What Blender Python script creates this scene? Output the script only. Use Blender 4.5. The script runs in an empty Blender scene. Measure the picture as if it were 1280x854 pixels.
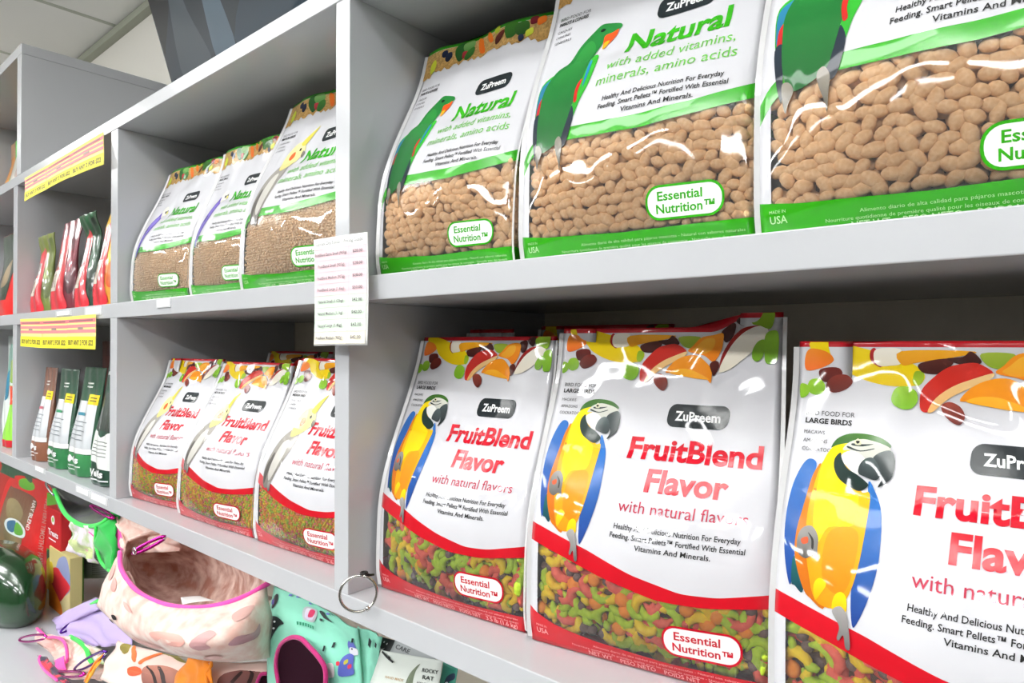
import bpy, bmesh, math, random
import numpy as np
from mathutils import Vector, Matrix, geometry

# ------------------------------------------------------------------ camera
# metres; the origin is the camera's eye, x runs right along the shelves, y into them, z up
F_PX = 826.5
YAW, PITCH, ROLL = math.radians(40.575), math.radians(.334), math.radians(.106)
def cam_axes():
    cy, sy, cp, sp, cr, sr = math.cos(YAW), math.sin(YAW), math.cos(PITCH), math.sin(PITCH), math.cos(ROLL), math.sin(ROLL)
    fw = Vector((-sy*cp, cy*cp, sp)); rt = Vector((cy, sy, 0)); up = rt.cross(fw)
    return cr*rt + sr*up, -sr*rt + cr*up, fw
RT, UP, FW = cam_axes()
scene = bpy.context.scene
COL = scene.collection
cd = bpy.data.cameras.new('camera'); cam = bpy.data.objects.new('camera', cd); COL.objects.link(cam)
cam.matrix_world = Matrix(((RT.x, UP.x, -FW.x, 0), (RT.y, UP.y, -FW.y, 0), (RT.z, UP.z, -FW.z, 0), (0, 0, 0, 1)))
cd.sensor_width = 36; cd.lens = F_PX/1280*36; cd.clip_start = .02
scene.camera = cam
def at(u, v, y):                                   # the point seen at (u, v) on the vertical plane at depth y
    d = (u-640)/F_PX*RT + (427-v)/F_PX*UP + FW
    return d*(y/d.y)

# ------------------------------------------------------------------ light
scene.view_settings.view_transform = 'Standard'; scene.view_settings.look = 'None'
scene.view_settings.gamma = 1; scene.view_settings.use_curve_mapping = False
scene.view_settings.exposure = 0.0
w = bpy.data.worlds.new('shop'); scene.world = w; w.use_nodes = True
w.node_tree.nodes['Background'].inputs[0].default_value = (.93, .97, 1, 1)
w.node_tree.nodes['Background'].inputs[1].default_value = .15
def area(name, loc, sx, sy, power, col=(.985, .99, 1), rot=(0, 0, 0)):
    l = bpy.data.lights.new(name, 'AREA'); l.shape = 'RECTANGLE'; l.size = sx; l.size_y = sy; l.energy = power; l.color = col
    o = bpy.data.objects.new(name, l); COL.objects.link(o); o.location = loc; o.rotation_euler = rot
    return o
for lx, ly, p in ((-4.4, -.45, 10), (-2.6, -.45, 10), (-.8, -.45, 11), (1.0, -.45, 11), (-4.4, -2.1, 48), (-2.6, -2.1, 50), (-.8, -2.1, 52), (1.0, -2.1, 52), (-3.5, -3.4, 40), (-.6, -3.4, 46)):
    area('ceiling_lamp_light', (lx, ly, 1.205), 1.18, .28, p)

for lx, ly in ((-4.4, -.9), (-2.2, -.9), (0, -.9)):            # unseen fill lights, added to brighten the ceiling from below
    area('added_ceiling_fill', (lx, ly, .92), 1.18, .12, 46, rot=(math.pi, 0, 0))

# ------------------------------------------------------------------ materials
def srgb(h):
    v = [int(h[i:i+2], 16)/255 for i in (0, 2, 4)]
    return tuple(x/12.92 if x <= .04045 else ((x+.055)/1.055)**2.4 for x in v) + (1,)
MATS = {}
def mat(name, col, rough=.5, metal=0, coat=0, bump=None, noise=None, attr=False, spec=.5, bscale=(1, 1, 1), sheen=0, coat_rough=.06, emit=0, trans=0):
    """bump = (scale, strength, distance, detail); noise = (scale, colour2, contrast)"""
    if name in MATS: return MATS[name]
    m = bpy.data.materials.new(name); m.use_nodes = True; n = m.node_tree.nodes; L = m.node_tree.links
    b = n['Principled BSDF']; b.inputs['Base Color'].default_value = srgb(col) if isinstance(col, str) else col
    b.inputs['Roughness'].default_value = rough; b.inputs['Metallic'].default_value = metal
    b.inputs['Coat Weight'].default_value = coat; b.inputs['Coat Roughness'].default_value = coat_rough
    b.inputs['Specular IOR Level'].default_value = spec; b.inputs['Sheen Weight'].default_value = sheen
    b.inputs['Transmission Weight'].default_value = trans
    tc = n.new('ShaderNodeTexCoord')
    if attr:
        a = n.new('ShaderNodeAttribute'); a.attribute_name = 'Col'; L.new(a.outputs['Color'], b.inputs['Base Color'])
    if noise:
        t = n.new('ShaderNodeTexNoise'); t.inputs['Scale'].default_value = noise[0]; t.inputs['Detail'].default_value = 3
        L.new(tc.outputs['Object'], t.inputs['Vector'])
        r = n.new('ShaderNodeValToRGB'); r.color_ramp.elements[0].position = .5-noise[2]; r.color_ramp.elements[1].position = .5+noise[2]
        r.color_ramp.elements[0].color = srgb(col); r.color_ramp.elements[1].color = srgb(noise[1])
        L.new(t.outputs['Fac'], r.inputs['Fac']); L.new(r.outputs['Color'], b.inputs['Base Color'])
    if bump:
        mp = n.new('ShaderNodeMapping'); mp.inputs['Scale'].default_value = bscale; L.new(tc.outputs['Object'], mp.inputs['Vector'])
        t = n.new('ShaderNodeTexNoise'); t.inputs['Scale'].default_value = bump[0]; t.inputs['Detail'].default_value = bump[3]
        t.inputs['Distortion'].default_value = .6
        L.new(mp.outputs['Vector'], t.inputs['Vector'])
        u = n.new('ShaderNodeBump'); u.inputs['Strength'].default_value = bump[1]; u.inputs['Distance'].default_value = bump[2]
        L.new(t.outputs['Fac'], u.inputs['Height']); L.new(u.outputs['Normal'], b.inputs['Normal']); L.new(u.outputs['Normal'], b.inputs['Coat Normal'])
    if emit:
        b.inputs['Emission Color'].default_value = srgb(col) if isinstance(col, str) else col; b.inputs['Emission Strength'].default_value = emit
    MATS[name] = m
    return m
FILMB = dict(bump=(13, .5, .010, .8), bscale=(1.3, 1, .75))
m_board = mat('grey_white_laminate', 'bfc1c4', .2, bump=(120, .06, .0006, 2), spec=.55)
m_wall = mat('cream_wall_paint', 'f6f3ea', .8)
m_ceil = mat('ceiling_tile_white', 'f4f4f0', .9, bump=(220, .2, .001, 3))
m_tbar = mat('ceiling_grid_metal', 'b9bdb0', .5)
m_white = mat('bag_white_foil', 'd4d4d8', .5, spec=.12, coat=.7, **FILMB)
m_red = mat('bag_red_foil', 'c0081c', .45, spec=.15, coat=.8, **FILMB)
m_green = mat('bag_green_foil', '2a9a06', .45, spec=.15, coat=.8, **FILMB)
m_grainfoil = mat('bag_grain_foil', 'c09a5a', .45, spec=.25, coat=1, noise=(160, '8a6228', .12), **FILMB)
m_print = mat('bag_print', 'ffffff', .5, spec=.08, coat=.6, attr=True, **FILMB)
m_card = mat('printed_card', 'ffffff', .55, attr=True)
m_steel = mat('polished_steel', 'd5d2cc', .16, 1)
def film_mat(name, tint=(1, 1, 1, 1), rough=.05, haze=.05):
    m = bpy.data.materials.new(name); m.use_nodes = True; n = m.node_tree.nodes; L = m.node_tree.links
    n.remove(n['Principled BSDF']); out = n['Material Output']
    tr = n.new('ShaderNodeBsdfTransparent'); tr.inputs[0].default_value = tint
    gl = n.new('ShaderNodeBsdfGlossy'); gl.inputs['Roughness'].default_value = rough
    df = n.new('ShaderNodeBsdfDiffuse')
    fr = n.new('ShaderNodeFresnel'); fr.inputs[0].default_value = 1.42
    tc = n.new('ShaderNodeTexCoord'); mp = n.new('ShaderNodeMapping'); mp.inputs['Scale'].default_value = (1.3, 1, .75)
    t = n.new('ShaderNodeTexNoise'); t.inputs['Scale'].default_value = 13; t.inputs['Detail'].default_value = .8; t.inputs['Distortion'].default_value = .6
    bu = n.new('ShaderNodeBump'); bu.inputs['Strength'].default_value = .5; bu.inputs['Distance'].default_value = .010
    L.new(tc.outputs['Object'], mp.inputs['Vector']); L.new(mp.outputs['Vector'], t.inputs['Vector']); L.new(t.outputs['Fac'], bu.inputs['Height'])
    for x in (gl, fr): L.new(bu.outputs['Normal'], x.inputs['Normal'])
    m1 = n.new('ShaderNodeMixShader'); m1.inputs[0].default_value = haze; L.new(tr.outputs[0], m1.inputs[1]); L.new(df.outputs[0], m1.inputs[2])
    ma = n.new('ShaderNodeMath'); ma.operation = 'MULTIPLY'; ma.inputs[1].default_value = 1.15; L.new(fr.outputs[0], ma.inputs[0])
    m2 = n.new('ShaderNodeMixShader'); L.new(ma.outputs[0], m2.inputs[0]); L.new(m1.outputs[0], m2.inputs[1]); L.new(gl.outputs[0], m2.inputs[2])
    L.new(m2.outputs[0], out.inputs[0]); MATS[name] = m
    return m
m_film = film_mat('clear_bag_film')

# ------------------------------------------------------------------ mesh helpers
class MB:
    def __init__(s): s.v = []; s.f = []; s.m = []; s.smooth = []
    def add(s, verts, faces, mi=0, smooth=False):
        o = len(s.v); s.v += [tuple(p) for p in verts]
        for f in faces: s.f.append([i+o for i in f]); s.m.append(mi); s.smooth.append(smooth)
        return s
    def box(s, a, b, mi=0, M=None):
        x0, y0, z0 = a; x1, y1, z1 = b
        V = [Vector(p) for p in ((x0,y0,z0),(x1,y0,z0),(x1,y1,z0),(x0,y1,z0),(x0,y0,z1),(x1,y0,z1),(x1,y1,z1),(x0,y1,z1))]
        if M: V = [M @ p for p in V]
        return s.add(V, ((0,3,2,1),(4,5,6,7),(0,1,5,4),(1,2,6,5),(2,3,7,6),(3,0,4,7)), mi)
    def grid(s, P, mi=0, smooth=True, closed=False):      # P[i][j] points
        ni, nj = len(P), len(P[0]); V = [p for r in P for p in r]; fs = []
        for i in range(ni if closed else ni-1):
            for j in range(nj-1):
                k = (i+1) % ni; fs.append((i*nj+j, k*nj+j, k*nj+j+1, i*nj+j+1))
        return s.add(V, fs, mi, smooth)
    def tube(s, pts, r, n=8, mi=0, closed=False):
        pts = [Vector(p) for p in pts]; rings = []; N = len(pts)
        rr = r if isinstance(r, (list, tuple)) else [r]*N
        nrm = None
        for i, p in enumerate(pts):
            a = pts[(i-1) % N] if (closed or i > 0) else p; b = pts[(i+1) % N] if (closed or i < N-1) else p
            t = (b-a).normalized()
            if nrm is None: nrm = t.orthogonal().normalized()
            nrm = (nrm - t*nrm.dot(t)).normalized(); bn = t.cross(nrm)
            rings.append([p + rr[i]*(math.cos(k*2*math.pi/n)*nrm + math.sin(k*2*math.pi/n)*bn) for k in range(n)])
        V = [q for r_ in rings for q in r_]; fs = []
        for i in range(N if closed else N-1):
            for k in range(n):
                i2 = (i+1) % N; fs.append((i*n+k, i*n+(k+1) % n, i2*n+(k+1) % n, i2*n+k))
        if not closed: fs += [tuple(range(n))[::-1], tuple(range((N-1)*n, N*n))]
        return s.add(V, fs, mi, True)
    def build(s, name, mats, parent=None, bevel=0, solid=0, subsurf=0):
        me = bpy.data.meshes.new(name); me.from_pydata(s.v, [], s.f)
        for m in (mats if isinstance(mats, (list, tuple)) else [mats]): me.materials.append(m)
        me.polygons.foreach_set('material_index', s.m); me.polygons.foreach_set('use_smooth', s.smooth); me.update()
        o = bpy.data.objects.new(name, me); COL.objects.link(o)
        if parent: o.parent = parent
        if solid:
            md = o.modifiers.new('solid', 'SOLIDIFY'); md.thickness = solid; md.offset = 0
        if bevel:
            md = o.modifiers.new('bevel', 'BEVEL'); md.width = bevel; md.segments = 2; md.limit_method = 'ANGLE'
        if subsurf:
            md = o.modifiers.new('sub', 'SUBSURF'); md.levels = subsurf; md.render_levels = subsurf
        return o
def tag(o, label=None, cat=None, group=None, kind=None):
    for k, v in (('label', label), ('category', cat), ('group', group), ('kind', kind)):
        if v: o[k] = v
    return o
def empty(name, loc=(0, 0, 0), rz=0):
    o = bpy.data.objects.new(name, None); COL.objects.link(o); o.location = loc; o.rotation_euler = (0, 0, rz); o.empty_display_size = .05
    return o
def smooth01(x, a, b):
    t = np.clip((x-a)/(b-a), 0, 1); return t*t*(3-2*t)

# flat print: polygons and lettering tessellated once in the plane, later laid on a surface
def refine(vs, fs, maxlen):
    bm = bmesh.new(); V = [bm.verts.new((p[0], p[1], 0)) for p in vs]
    for f in fs:
        try: bm.faces.new([V[i] for i in f])
        except ValueError: pass
    bmesh.ops.triangulate(bm, faces=bm.faces[:])
    for _ in range(7):
        es = [e for e in bm.edges if e.calc_length() > maxlen]
        if not es: break
        bmesh.ops.subdivide_edges(bm, edges=es, cuts=1); bmesh.ops.triangulate(bm, faces=bm.faces[:])
    bm.verts.ensure_lookup_table()
    for i, v_ in enumerate(bm.verts): v_.index = i
    a = np.array([v_.co[:2] for v_ in bm.verts]); f = [[x.index for x in p.verts] for p in bm.faces]; bm.free()
    return a, f
def spline(pts, n=4):
    N = len(pts); out = []
    for i in range(N):
        p0, p1, p2, p3 = (np.array(pts[(i+k-1) % N], float) for k in range(4))
        for j in range(n):
            t = j/n; out.append(.5*((2*p1)+(-p0+p2)*t+(2*p0-5*p1+4*p2-p3)*t*t+(-p0+3*p1-3*p2+p3)*t**3))
    return out
def poly(pts, maxlen=6, smooth=True, n=4):
    p = spline(pts, n) if smooth else [np.array(q, float) for q in pts]
    tris = geometry.tessellate_polygon([[Vector((a, b, 0)) for a, b in p]])
    return refine(p, tris, maxlen)
TEXT = {}
def glyphs(s, bold=0., res=2):
    k = (s, bold, res)
    if k not in TEXT:
        c = bpy.data.curves.new('t', 'FONT'); c.body = s; c.size = 1; c.offset = bold; c.resolution_u = res; c.fill_mode = 'FRONT'
        o = bpy.data.objects.new('t', c); COL.objects.link(o); bpy.context.view_layer.update()
        me = bpy.data.meshes.new_from_object(o.evaluated_get(bpy.context.evaluated_depsgraph_get()))
        v = np.array([q.co[:2] for q in me.vertices]) if len(me.vertices) else np.zeros((0, 2)); f = [list(p.vertices) for p in me.polygons]
        bpy.data.objects.remove(o); bpy.data.curves.remove(c); bpy.data.meshes.remove(me)
        TEXT[k] = (v, f)
    return TEXT[k]
def text2d(s, x0, x1, base, cap, bold=0., shear=0., rot=0, maxlen=5, down=True, res=2):
    """lettering fitted between x0 and x1, baseline at y=base, capitals cap high; y grows downwards when down"""
    v, f = glyphs(s, bold, res); v = v.copy()
    if len(v) == 0: return v, f
    lo, hi = v[:, 0].min(), v[:, 0].max(); v[:, 0] = (v[:, 0]-lo)/(hi-lo)*(x1-x0); v[:, 1] *= cap/.72
    v[:, 0] += shear*v[:, 1]
    if rot:
        c_, s_ = math.cos(rot), math.sin(rot); v = v @ np.array([[c_, s_], [-s_, c_]])
    v[:, 0] += x0; v[:, 1] = base - v[:, 1] if down else base + v[:, 1]
    return refine(v, f, maxlen) if maxlen else (v, f)
def pill(x0, y0, x1, y1, r, skew=0., n=6):
    out = []
    for cx, cy, a0 in ((x1-r, y1-r, 0), (x0+r, y1-r, 90), (x0+r, y0+r, 180), (x1-r, y0+r, 270)):
        for k in range(n+1):
            a = math.radians(a0+90*k/n); x, y = cx+r*math.cos(a), cy+r*math.sin(a); out.append((x-skew*(y-(y0+y1)/2), y))
    return out
# ------------------------------------------------------------------ artwork of the bags, 300 wide by 400 high, y down
FRUITS=[('f5d800','e6c400',[12,0,37,1,73,9,110,20,125,31,124,40,116,44,93,45,69,40,47,30,36,20,18,16]),('8fae20','9cbb28',[117,30,125,31,124,40,119,44,115,40]),('f08a1c','f2702a',[9,31,7,18,12,8,29,11,37,20,25,28]),('6e2219','4a130f',[22,32,29,28,42,28,46,35,37,43,26,42]),('7c2a1e','511710',[30,47,37,37,50,35,57,42,51,50,38,54]),('94c332','6fa21c',[11,47,14,41,23,40,29,46,28,54,20,57,13,54]),('86b52a','6fa21c',[4,60,3,46,11,47,13,54,10,59]),('b51e1e','8f1414',[73,17,74,9,79,8,85,26,77,23]),('f3eee0','e9e0c8',[77,18,80,8,103,8,104,22,92,25,82,25]),('f0a81a','e39712',[104,10,169,10,150,16,120,21,105,24]),('57241c','3b1411',[120,23,135,18,150,17,150,23,141,31,125,31]),('4c1f18','371310',[145,17,159,15,165,10,171,14,174,21,160,23]),('51211b','2f100d',[227,9,239,6,244,11,241,22,233,25,228,17]),('43201a','2f100d',[244,5,259,0,262,8,257,15,250,13]),('a3b93a','87a428',[174,12,200,12,200,21,190,26,179,23]),('f79a1a','ef7f12',[204,12,227,11,229,24,226,34,218,43,206,35,186,30,192,23]),('fbb838','f4a325',[206,15,217,14,219,22,214,29,204,33,191,29,197,23]),('c82a1e','b8231a',[122,64,123,49,131,38,145,26,157,22,171,21,184,30,172,36,155,47,141,59,134,67,126,69]),('f0c98a','e8b06a',[129,68,136,55,151,43,169,35,184,30,181,36,160,47,146,56,134,68]),('f6981a','ee8a14',[157,57,166,44,181,36,197,35,210,44,217,53,217,68,211,63,197,57,179,53]),('fbb42a','f6a31e',[162,57,172,52,188,52,204,58,215,64,197,63,177,60]),('5c2219','3f130f',[214,46,219,42,225,45,225,53,220,60,217,55]),('8e3a2c','5c1b14',[141,62,148,58,157,62,161,71,157,79,150,77,143,70]),('8dbc2c','6fa51c',[96,56,100,47,109,45,118,49,120,58,115,66,106,67,98,63]),('a42018','7c130f',[226,55,228,39,237,26,250,18,266,15,279,15,284,21,270,22,241,37,229,54]),('f4f0e2','ece4cf',[226,56,229,46,239,32,252,23,268,16,279,16,284,22,274,34,258,46,241,55,229,57]),('9cc530','84b022',[263,4,283,-5,291,0,287,18,273,15,264,13]),('86b92a','6da01c',[266,39,272,31,280,30,279,44,272,50,266,47]),('8fc52f','6fa71c',[280,26,289,20,296,24,295,48,288,52,281,49]),]
MACAW=[('2f67ad','1e3f86',[18,124,24,122,29,126,28,137,24,153,21,171,19,203,17,238,13,235,7,208,5,179,7,153,12,135]),('2d6db5','1d3a80',[81,137,89,148,95,163,97,184,96,208,90,234,82,255,77,259,75,224,82,171]),('1b5f58','143c4a',[18,213,30,224,29,244,21,240,17,237]),('d87a10','b9600c',[29,132,35,130,42,197,52,250,37,247,29,239,19,213,18,190,22,166,25,145]),('f4c50a','d98a10',[46,111,57,101,73,145,83,148,83,177,79,213,71,239,59,250,42,247,34,224,28,197,27,166,31,137,36,122]),('ffe000','f6cf08',[46,106,58,101,59,114,52,130,64,145,73,153,71,177,49,182,40,197,33,177,33,140,37,119]),('ec9a12','d87c0e',[52,184,71,179,78,190,73,224,64,237,49,229,46,203]),('f4cf0c','e9a80c',[40,234,45,227,52,230,48,239,42,247]),('f6d40c','efb50c',[60,239,66,234,71,238,71,250,59,251]),('3d6b24','2f5a28',[42,109,47,100,59,94,76,93,90,96,99,103,90,106,73,101,59,103,48,106]),('d9d9cc','c4c4ba',[54,110,60,102,73,98,90,101,99,106,90,110,83,115,73,118,64,110]),('f4f4ee','e6e6de',[54,114,64,110,76,116,75,127,69,132,60,126,54,120]),('1d3530','122420',[47,119,52,113,54,119,60,127,70,132,78,137,81,141,73,147,61,143,52,137,47,128]),('1c2c2a','1c2c2a',[59,106,71,109,83,106,83,107,71,110,59,108]),('1c2c2a','1c2c2a',[63,103,73,103,83,102,73,105,63,105]),('e8e4c0','c8c8a8',[65,101,68,98,71,101,71,104,66,104]),('101010','101010',[66,101,68,100,70,101,68,103]),('3a4444','1c2224',[84,114,90,109,99,107,103,116,102,130,96,137,90,141,93,133,90,126,84,120]),('4b5656','262e30',[72,122,77,116,84,115,90,123,91,131,87,135,77,133,71,130]),('8f8c88','55524f',[20,197,24,187,33,184,40,192,41,205,43,212,37,209,30,213,22,209]),('c85a34','b84c2c',[24,197,30,194,31,199,26,201]),('3a3836','2a2826',[30,190,36,195,37,203,35,203,34,196]),('9a9795','5d5a58',[59,252,66,246,72,251,75,265,76,280,72,281,70,270,66,276,64,274,66,263]),]
ECLECTUS=[('35b02e','1f8a2a',[12,174,37,160,48,152,40,180,26,201,16,223,12,210]),('2a7fa0','1f5f88',[12,180,26,168,36,164,26,180,17,196,14,216]),('35b02e','2a9a2a',[90,149,95,159,94,192,87,214,80,238,76,212,82,159]),('c02020','a01818',[15,201,20,194,21,212,18,228,15,222]),('1d2a3a','141c24',[13,222,21,218,24,242,24,277,18,259]),('1d2a3a','141c24',[75,218,82,233,79,255,74,268,67,266,67,234]),('1f7a32','155a26',[75,113,85,104,97,105,114,110,116,117,99,123,94,135,87,148,82,159,80,189,76,218,70,247,64,260,44,269,32,267,24,248,20,212,20,184,32,160,49,149,60,130]),('2a8a38','1b6a2c',[64,134,75,125,86,139,80,156,78,182,54,189,32,178,37,163,54,153]),('d02a20','b01c18',[76,188,81,183,80,201,82,213,78,215,75,200]),('2a86b0','2070a0',[83,160,87,158,88,176,86,196,84,184]),('f05a20','e84a1a',[95,123,105,121,113,118,112,127,105,136,97,140,95,132]),('f8b020','f5a81c',[97,134,104,133,101,141,96,143]),('0a140c','0a140c',[86,112,89,111,93,113,90,116,86,115]),('8a8478','5a554c',[24,260,31,260,36,269,31,280,28,288,25,276]),('8a8478','5a554c',[58,260,64,255,70,265,69,282,68,297,65,285,60,272]),]
BUDGIE = [('6a55b0','4a3c98',[66,150,78,140,88,150,90,165,82,190,70,215,55,245,40,268,28,270,26,255,34,225,46,190]),
 ('8070c4','6a5ab4',[66,160,78,155,82,175,66,205,46,240,40,235,52,195]),('e8e6dc','dcdad0',[80,132,92,124,104,130,106,144,98,156,86,158,78,148]),
 ('30303a','30303a',[92,140,98,138,100,144,94,146]),('30303a','202028',[104,136,108,140,104,147,101,142]),('dcd860','d0c850',[104,140,110,144,106,150,102,147]),
 ('2a2a30','2a2a30',[50,200,58,188,60,194,52,208]),('8f8c88','66625e',[42,262,50,260,52,274,44,276])]
COCKATIEL = [('a8a49c','6e6a64',[62,160,80,150,98,158,104,180,98,210,84,240,66,268,44,275,34,262,30,235,36,205,46,180]),
 ('dedbd2','b8b5ae',[66,180,84,175,90,200,80,232,62,258,52,240,56,205]),('5a5652','4a4642',[34,240,46,205,54,210,48,250,40,268]),
 ('efe6a8','e2d688',[66,150,70,128,84,112,104,108,120,118,124,134,114,148,98,162,78,168]),('e4d860','d8ca50',[104,112,118,92,138,78,128,96,118,118]),
 ('e86a2a','e05a20',[84,132,94,128,98,138,90,146,82,142]),('181818','181818',[106,124,110,122,112,128,107,129]),('8a857c','5c5850',[120,130,128,136,124,146,118,140]),
 ('8f8c88','66625e',[60,262,70,260,72,276,62,278])]
GRAINTOP = [('1f2a48','141a30',[48,12,58,10,62,18,56,24,48,20]),('232c44','141a2c',[60,18,70,16,74,26,66,34,58,28]),('2a6a28','1c4a1c',[82,6,100,4,112,14,108,30,96,40,84,30,78,16]),
 ('88b86a','4a8a3a',[96,6,118,4,124,16,110,24,98,18]),('b8323a','8c1c28',[98,22,112,24,110,36,100,34]),('3a7a2a','245a1e',[110,22,124,18,128,32,116,42,106,36]),
 ('ee7a1e','e0661a',[132,6,144,10,152,24,158,38,148,38,138,24]),('ef8428','e26c1c',[158,2,168,8,176,22,168,24,158,12]),('c8d43a','a8b82c',[178,4,190,2,190,12,180,12]),
 ('6a2a20','401a14',[182,20,196,12,206,14,196,28,184,32]),('3f7a26','285c1c',[204,6,226,4,236,16,226,30,210,28]),('3a7028','244c1a',[228,10,250,8,256,22,244,32,230,26]),
 ('8a2230','641624',[256,4,270,4,272,14,258,16]),('f08028','e46c1c',[270,8,284,6,286,16,272,20]),('cfd838','b4c02c',[20,30,30,22,36,30,32,44,22,46]),
 ('d8e04a','bccb34',[250,26,262,22,264,32,252,36]),('24304a','161c30',[236,32,244,30,248,38,240,42])]
W_TOP = {'fruit': ((0, 18, 86, 148, 205, 244, 300), (249, 252, 265, 284, 295, 294, 284)), 'natural': ((0, 6, 20, 60, 120, 180, 240, 300), (272, 260, 250, 245, 249, 251, 246, 236))}
W_BOT = {'fruit': ((0, 16, 55, 119, 177, 231, 300), (271, 274, 281, 296, 307, 307, 299)), 'natural': ((0, 10, 22, 60, 120, 180, 240, 300), (292, 276, 267, 261, 265, 267, 261, 252))}
B_TOP = {'fruit': ((0, 5, 38, 92, 189, 300), (354, 359, 369, 375, 380, 378)), 'natural': ((0, 40, 150, 300), (366, 371, 375, 372))}
def curve(tab, u):
    k = np.linspace(0, 300, 61); y = np.interp(k, *tab)
    for _ in range(2): y[1:-1] = (y[:-2]+2*y[1:-1]+y[2:])/4
    return np.interp(u, k, y)
BIRDS = {'macaw': MACAW, 'eclectus': ECLECTUS, 'budgie': BUDGIE, 'cockatiel': COCKATIEL}
ARTCACHE = {}
def layer(items, ml=6):          # items: (c1, c2, flat points) or (c1, c2, (verts, faces)); returns verts, faces, colours, layer index
    V, Fc, C, K = [], [], [], []; o = 0
    for k, (c1, c2, g) in enumerate(items):
        if isinstance(g, list): g = poly(list(zip(g[0::2], g[1::2])), ml)
        v, f = g
        if len(v) == 0: continue
        a, b = np.array(srgb(c1)), np.array(srgb(c2)); t = ((v[:, 1]-v[:, 1].min())/max(1e-6, np.ptp(v[:, 1])))[:, None]
        V.append(v); C.append(a*(1-t)+b*t); K.append(np.full(len(v), k)); Fc += [[i+o for i in q] for q in f]; o += len(v)
    V = np.concatenate(V); T = np.array(Fc); p, q, r = V[T[:, 0]], V[T[:, 1]], V[T[:, 2]]
    s_ = (q[:, 0]-p[:, 0])*(r[:, 1]-p[:, 1])-(q[:, 1]-p[:, 1])*(r[:, 0]-p[:, 0]); T[s_ > 0] = T[s_ > 0][:, ::-1]      # all face outwards
    return V, T.tolist(), np.concatenate(C), np.concatenate(K)
def artwork(theme, bird, wt):
    key = (theme, bird, wt)
    if key in ARTCACHE: return ARTCACHE[key]
    A = {}; T = text2d; ac = 'bc0420' if theme == 'fruit' else '2f9e10'; rng = random.Random(5)
    if theme == 'fruit': A['fruit_picture'] = layer(FRUITS)
    else:
        base = [(0, 7), (300, 7)] + [(300-i*7.5, (46 if i < 4 else 40 if i < 20 else 44)+rng.uniform(-4, 5)+(6 if i > 36 else 0)) for i in range(41)]
        v, f = poly(base, 4, False)
        g = layer([('c9a566', 'b58a48', (v, f))]); jit = np.array([rng.uniform(.55, 1.25) for _ in range(len(v))])[:, None]
        g[2][:, :3] *= jit
        h = layer(GRAINTOP); A['grain_picture'] = (np.concatenate([g[0], h[0]]), g[1]+[[i+len(g[0]) for i in q] for q in h[1]], np.concatenate([g[2], h[2]]), np.concatenate([g[3], h[3]+1]))
    A['bird_picture'] = layer([x for x in BIRDS[bird]])
    A['brand_logo'] = layer([('1c2326', '1c2326', poly(pill(166, 94, 242, 121, 10, .12), 8, False)), ('f4f4f4', 'f4f4f4', T('ZuPreem', 176, 232, 113, 11, .028, 0))])
    kind = {'macaw': ('LARGE BIRDS', ('MACAWS', 'AMAZONS', 'COCKATOOS')), 'eclectus': ('PARROTS & CONURES', ('CAIQUES', 'CONURES', 'SENEGALS')), 'budgie': ('SMALL BIRDS', ('PARAKEETS', 'BUDGIES', 'LOVEBIRDS')), 'cockatiel': ('MEDIUM BIRDS', ('COCKATIELS', 'QUAKERS', 'LOVEBIRDS'))}[bird]
    it = [('303030', '303030', T('BIRD FOOD FOR', 12, 62, 78, 5)), ('181818', '181818', T(kind[0], 12, 60, 86, 5.2, .03))]
    it += [('303030', '303030', T(s_, 12, 12+3.6*len(s_), 97+8.5*i, 3.8)) for i, s_ in enumerate(kind[1])]
    A['bird_list'] = layer(it)
    if theme == 'fruit':
        A['title'] = layer([(ac, ac, T('FruitBlend', 122, 282, 159, 24, .032, .06, res=5)), (ac, ac, T('Flavor', 152, 248, 193, 24, .032, .06, res=5))])
        A['tagline'] = layer([('b03048', 'b03048', T('with natural flavors', 124, 272, 217, 13, 0, .05))])
    else:
        A['title'] = layer([('2f9e10', '2f9e10', T('Natural', 134, 262, 160, 27, .03, .1, res=5))])
        A['tagline'] = layer([('6cbc4c', '6cbc4c', T('with added vitamins,', 116, 272, 182, 13, 0, .05)), ('6cbc4c', '6cbc4c', T('minerals, amino acids', 108, 276, 202, 13, 0, .05))])
    dy = 0 if theme == 'fruit' else -12
    A['description'] = layer([('282828', '282828', T('Healthy And Delicious Nutrition For Everyday', 122, 266, 236+dy, 6, .012, .08)),
        ('282828', '282828', T('Feeding. Smart Pellets\u2122 Fortified With Essential', 118, 271, 246+dy, 6, .012, .08)), ('282828', '282828', T('Vitamins And Minerals.', 150, 236, 256+dy, 6, .012, .08))])
    A['badge'] = layer([(ac, ac, poly(pill(183, 331, 270, 367, 16), 9, False)), ('f6f4f2', 'f6f4f2', poly(pill(185.5, 333.5, 267.5, 364.5, 14), 9, False)),
        (ac, ac, T('Essential', 197, 247, 347, 9.5, .022)), (ac, ac, T('Nutrition\u2122', 195, 260, 360, 9.5, .022))])
    pc = 'f0a8a8' if theme == 'fruit' else 'b4dca0'; ty = 388
    A['foot_lettering'] = layer([(pc, pc, T('Alimento diario de alta calidad para p\u00e1jaros mascotas - Natural con sabores naturales', 92, 290, ty-3.5, 3, 0)),
        (pc, pc, T('Nourriture quotidienne de premi\u00e8re qualit\u00e9 pour les oiseaux de compagnie - Naturelle avec des saveurs', 62, 290, ty+2, 3, 0)),
        (pc, pc, T('NET WT    PESO NETO    POIDS NET', 84, 222, 397, 6, .006)), (pc, pc, T(wt, 232, 288, 397, 6.6, .01)),
        (pc, pc, T('MADE IN', 10, 26, 377, 3)), (pc, pc, T('USA', 10, 27, 386, 7, .01))])
    ARTCACHE[key] = A
    return A

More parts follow.
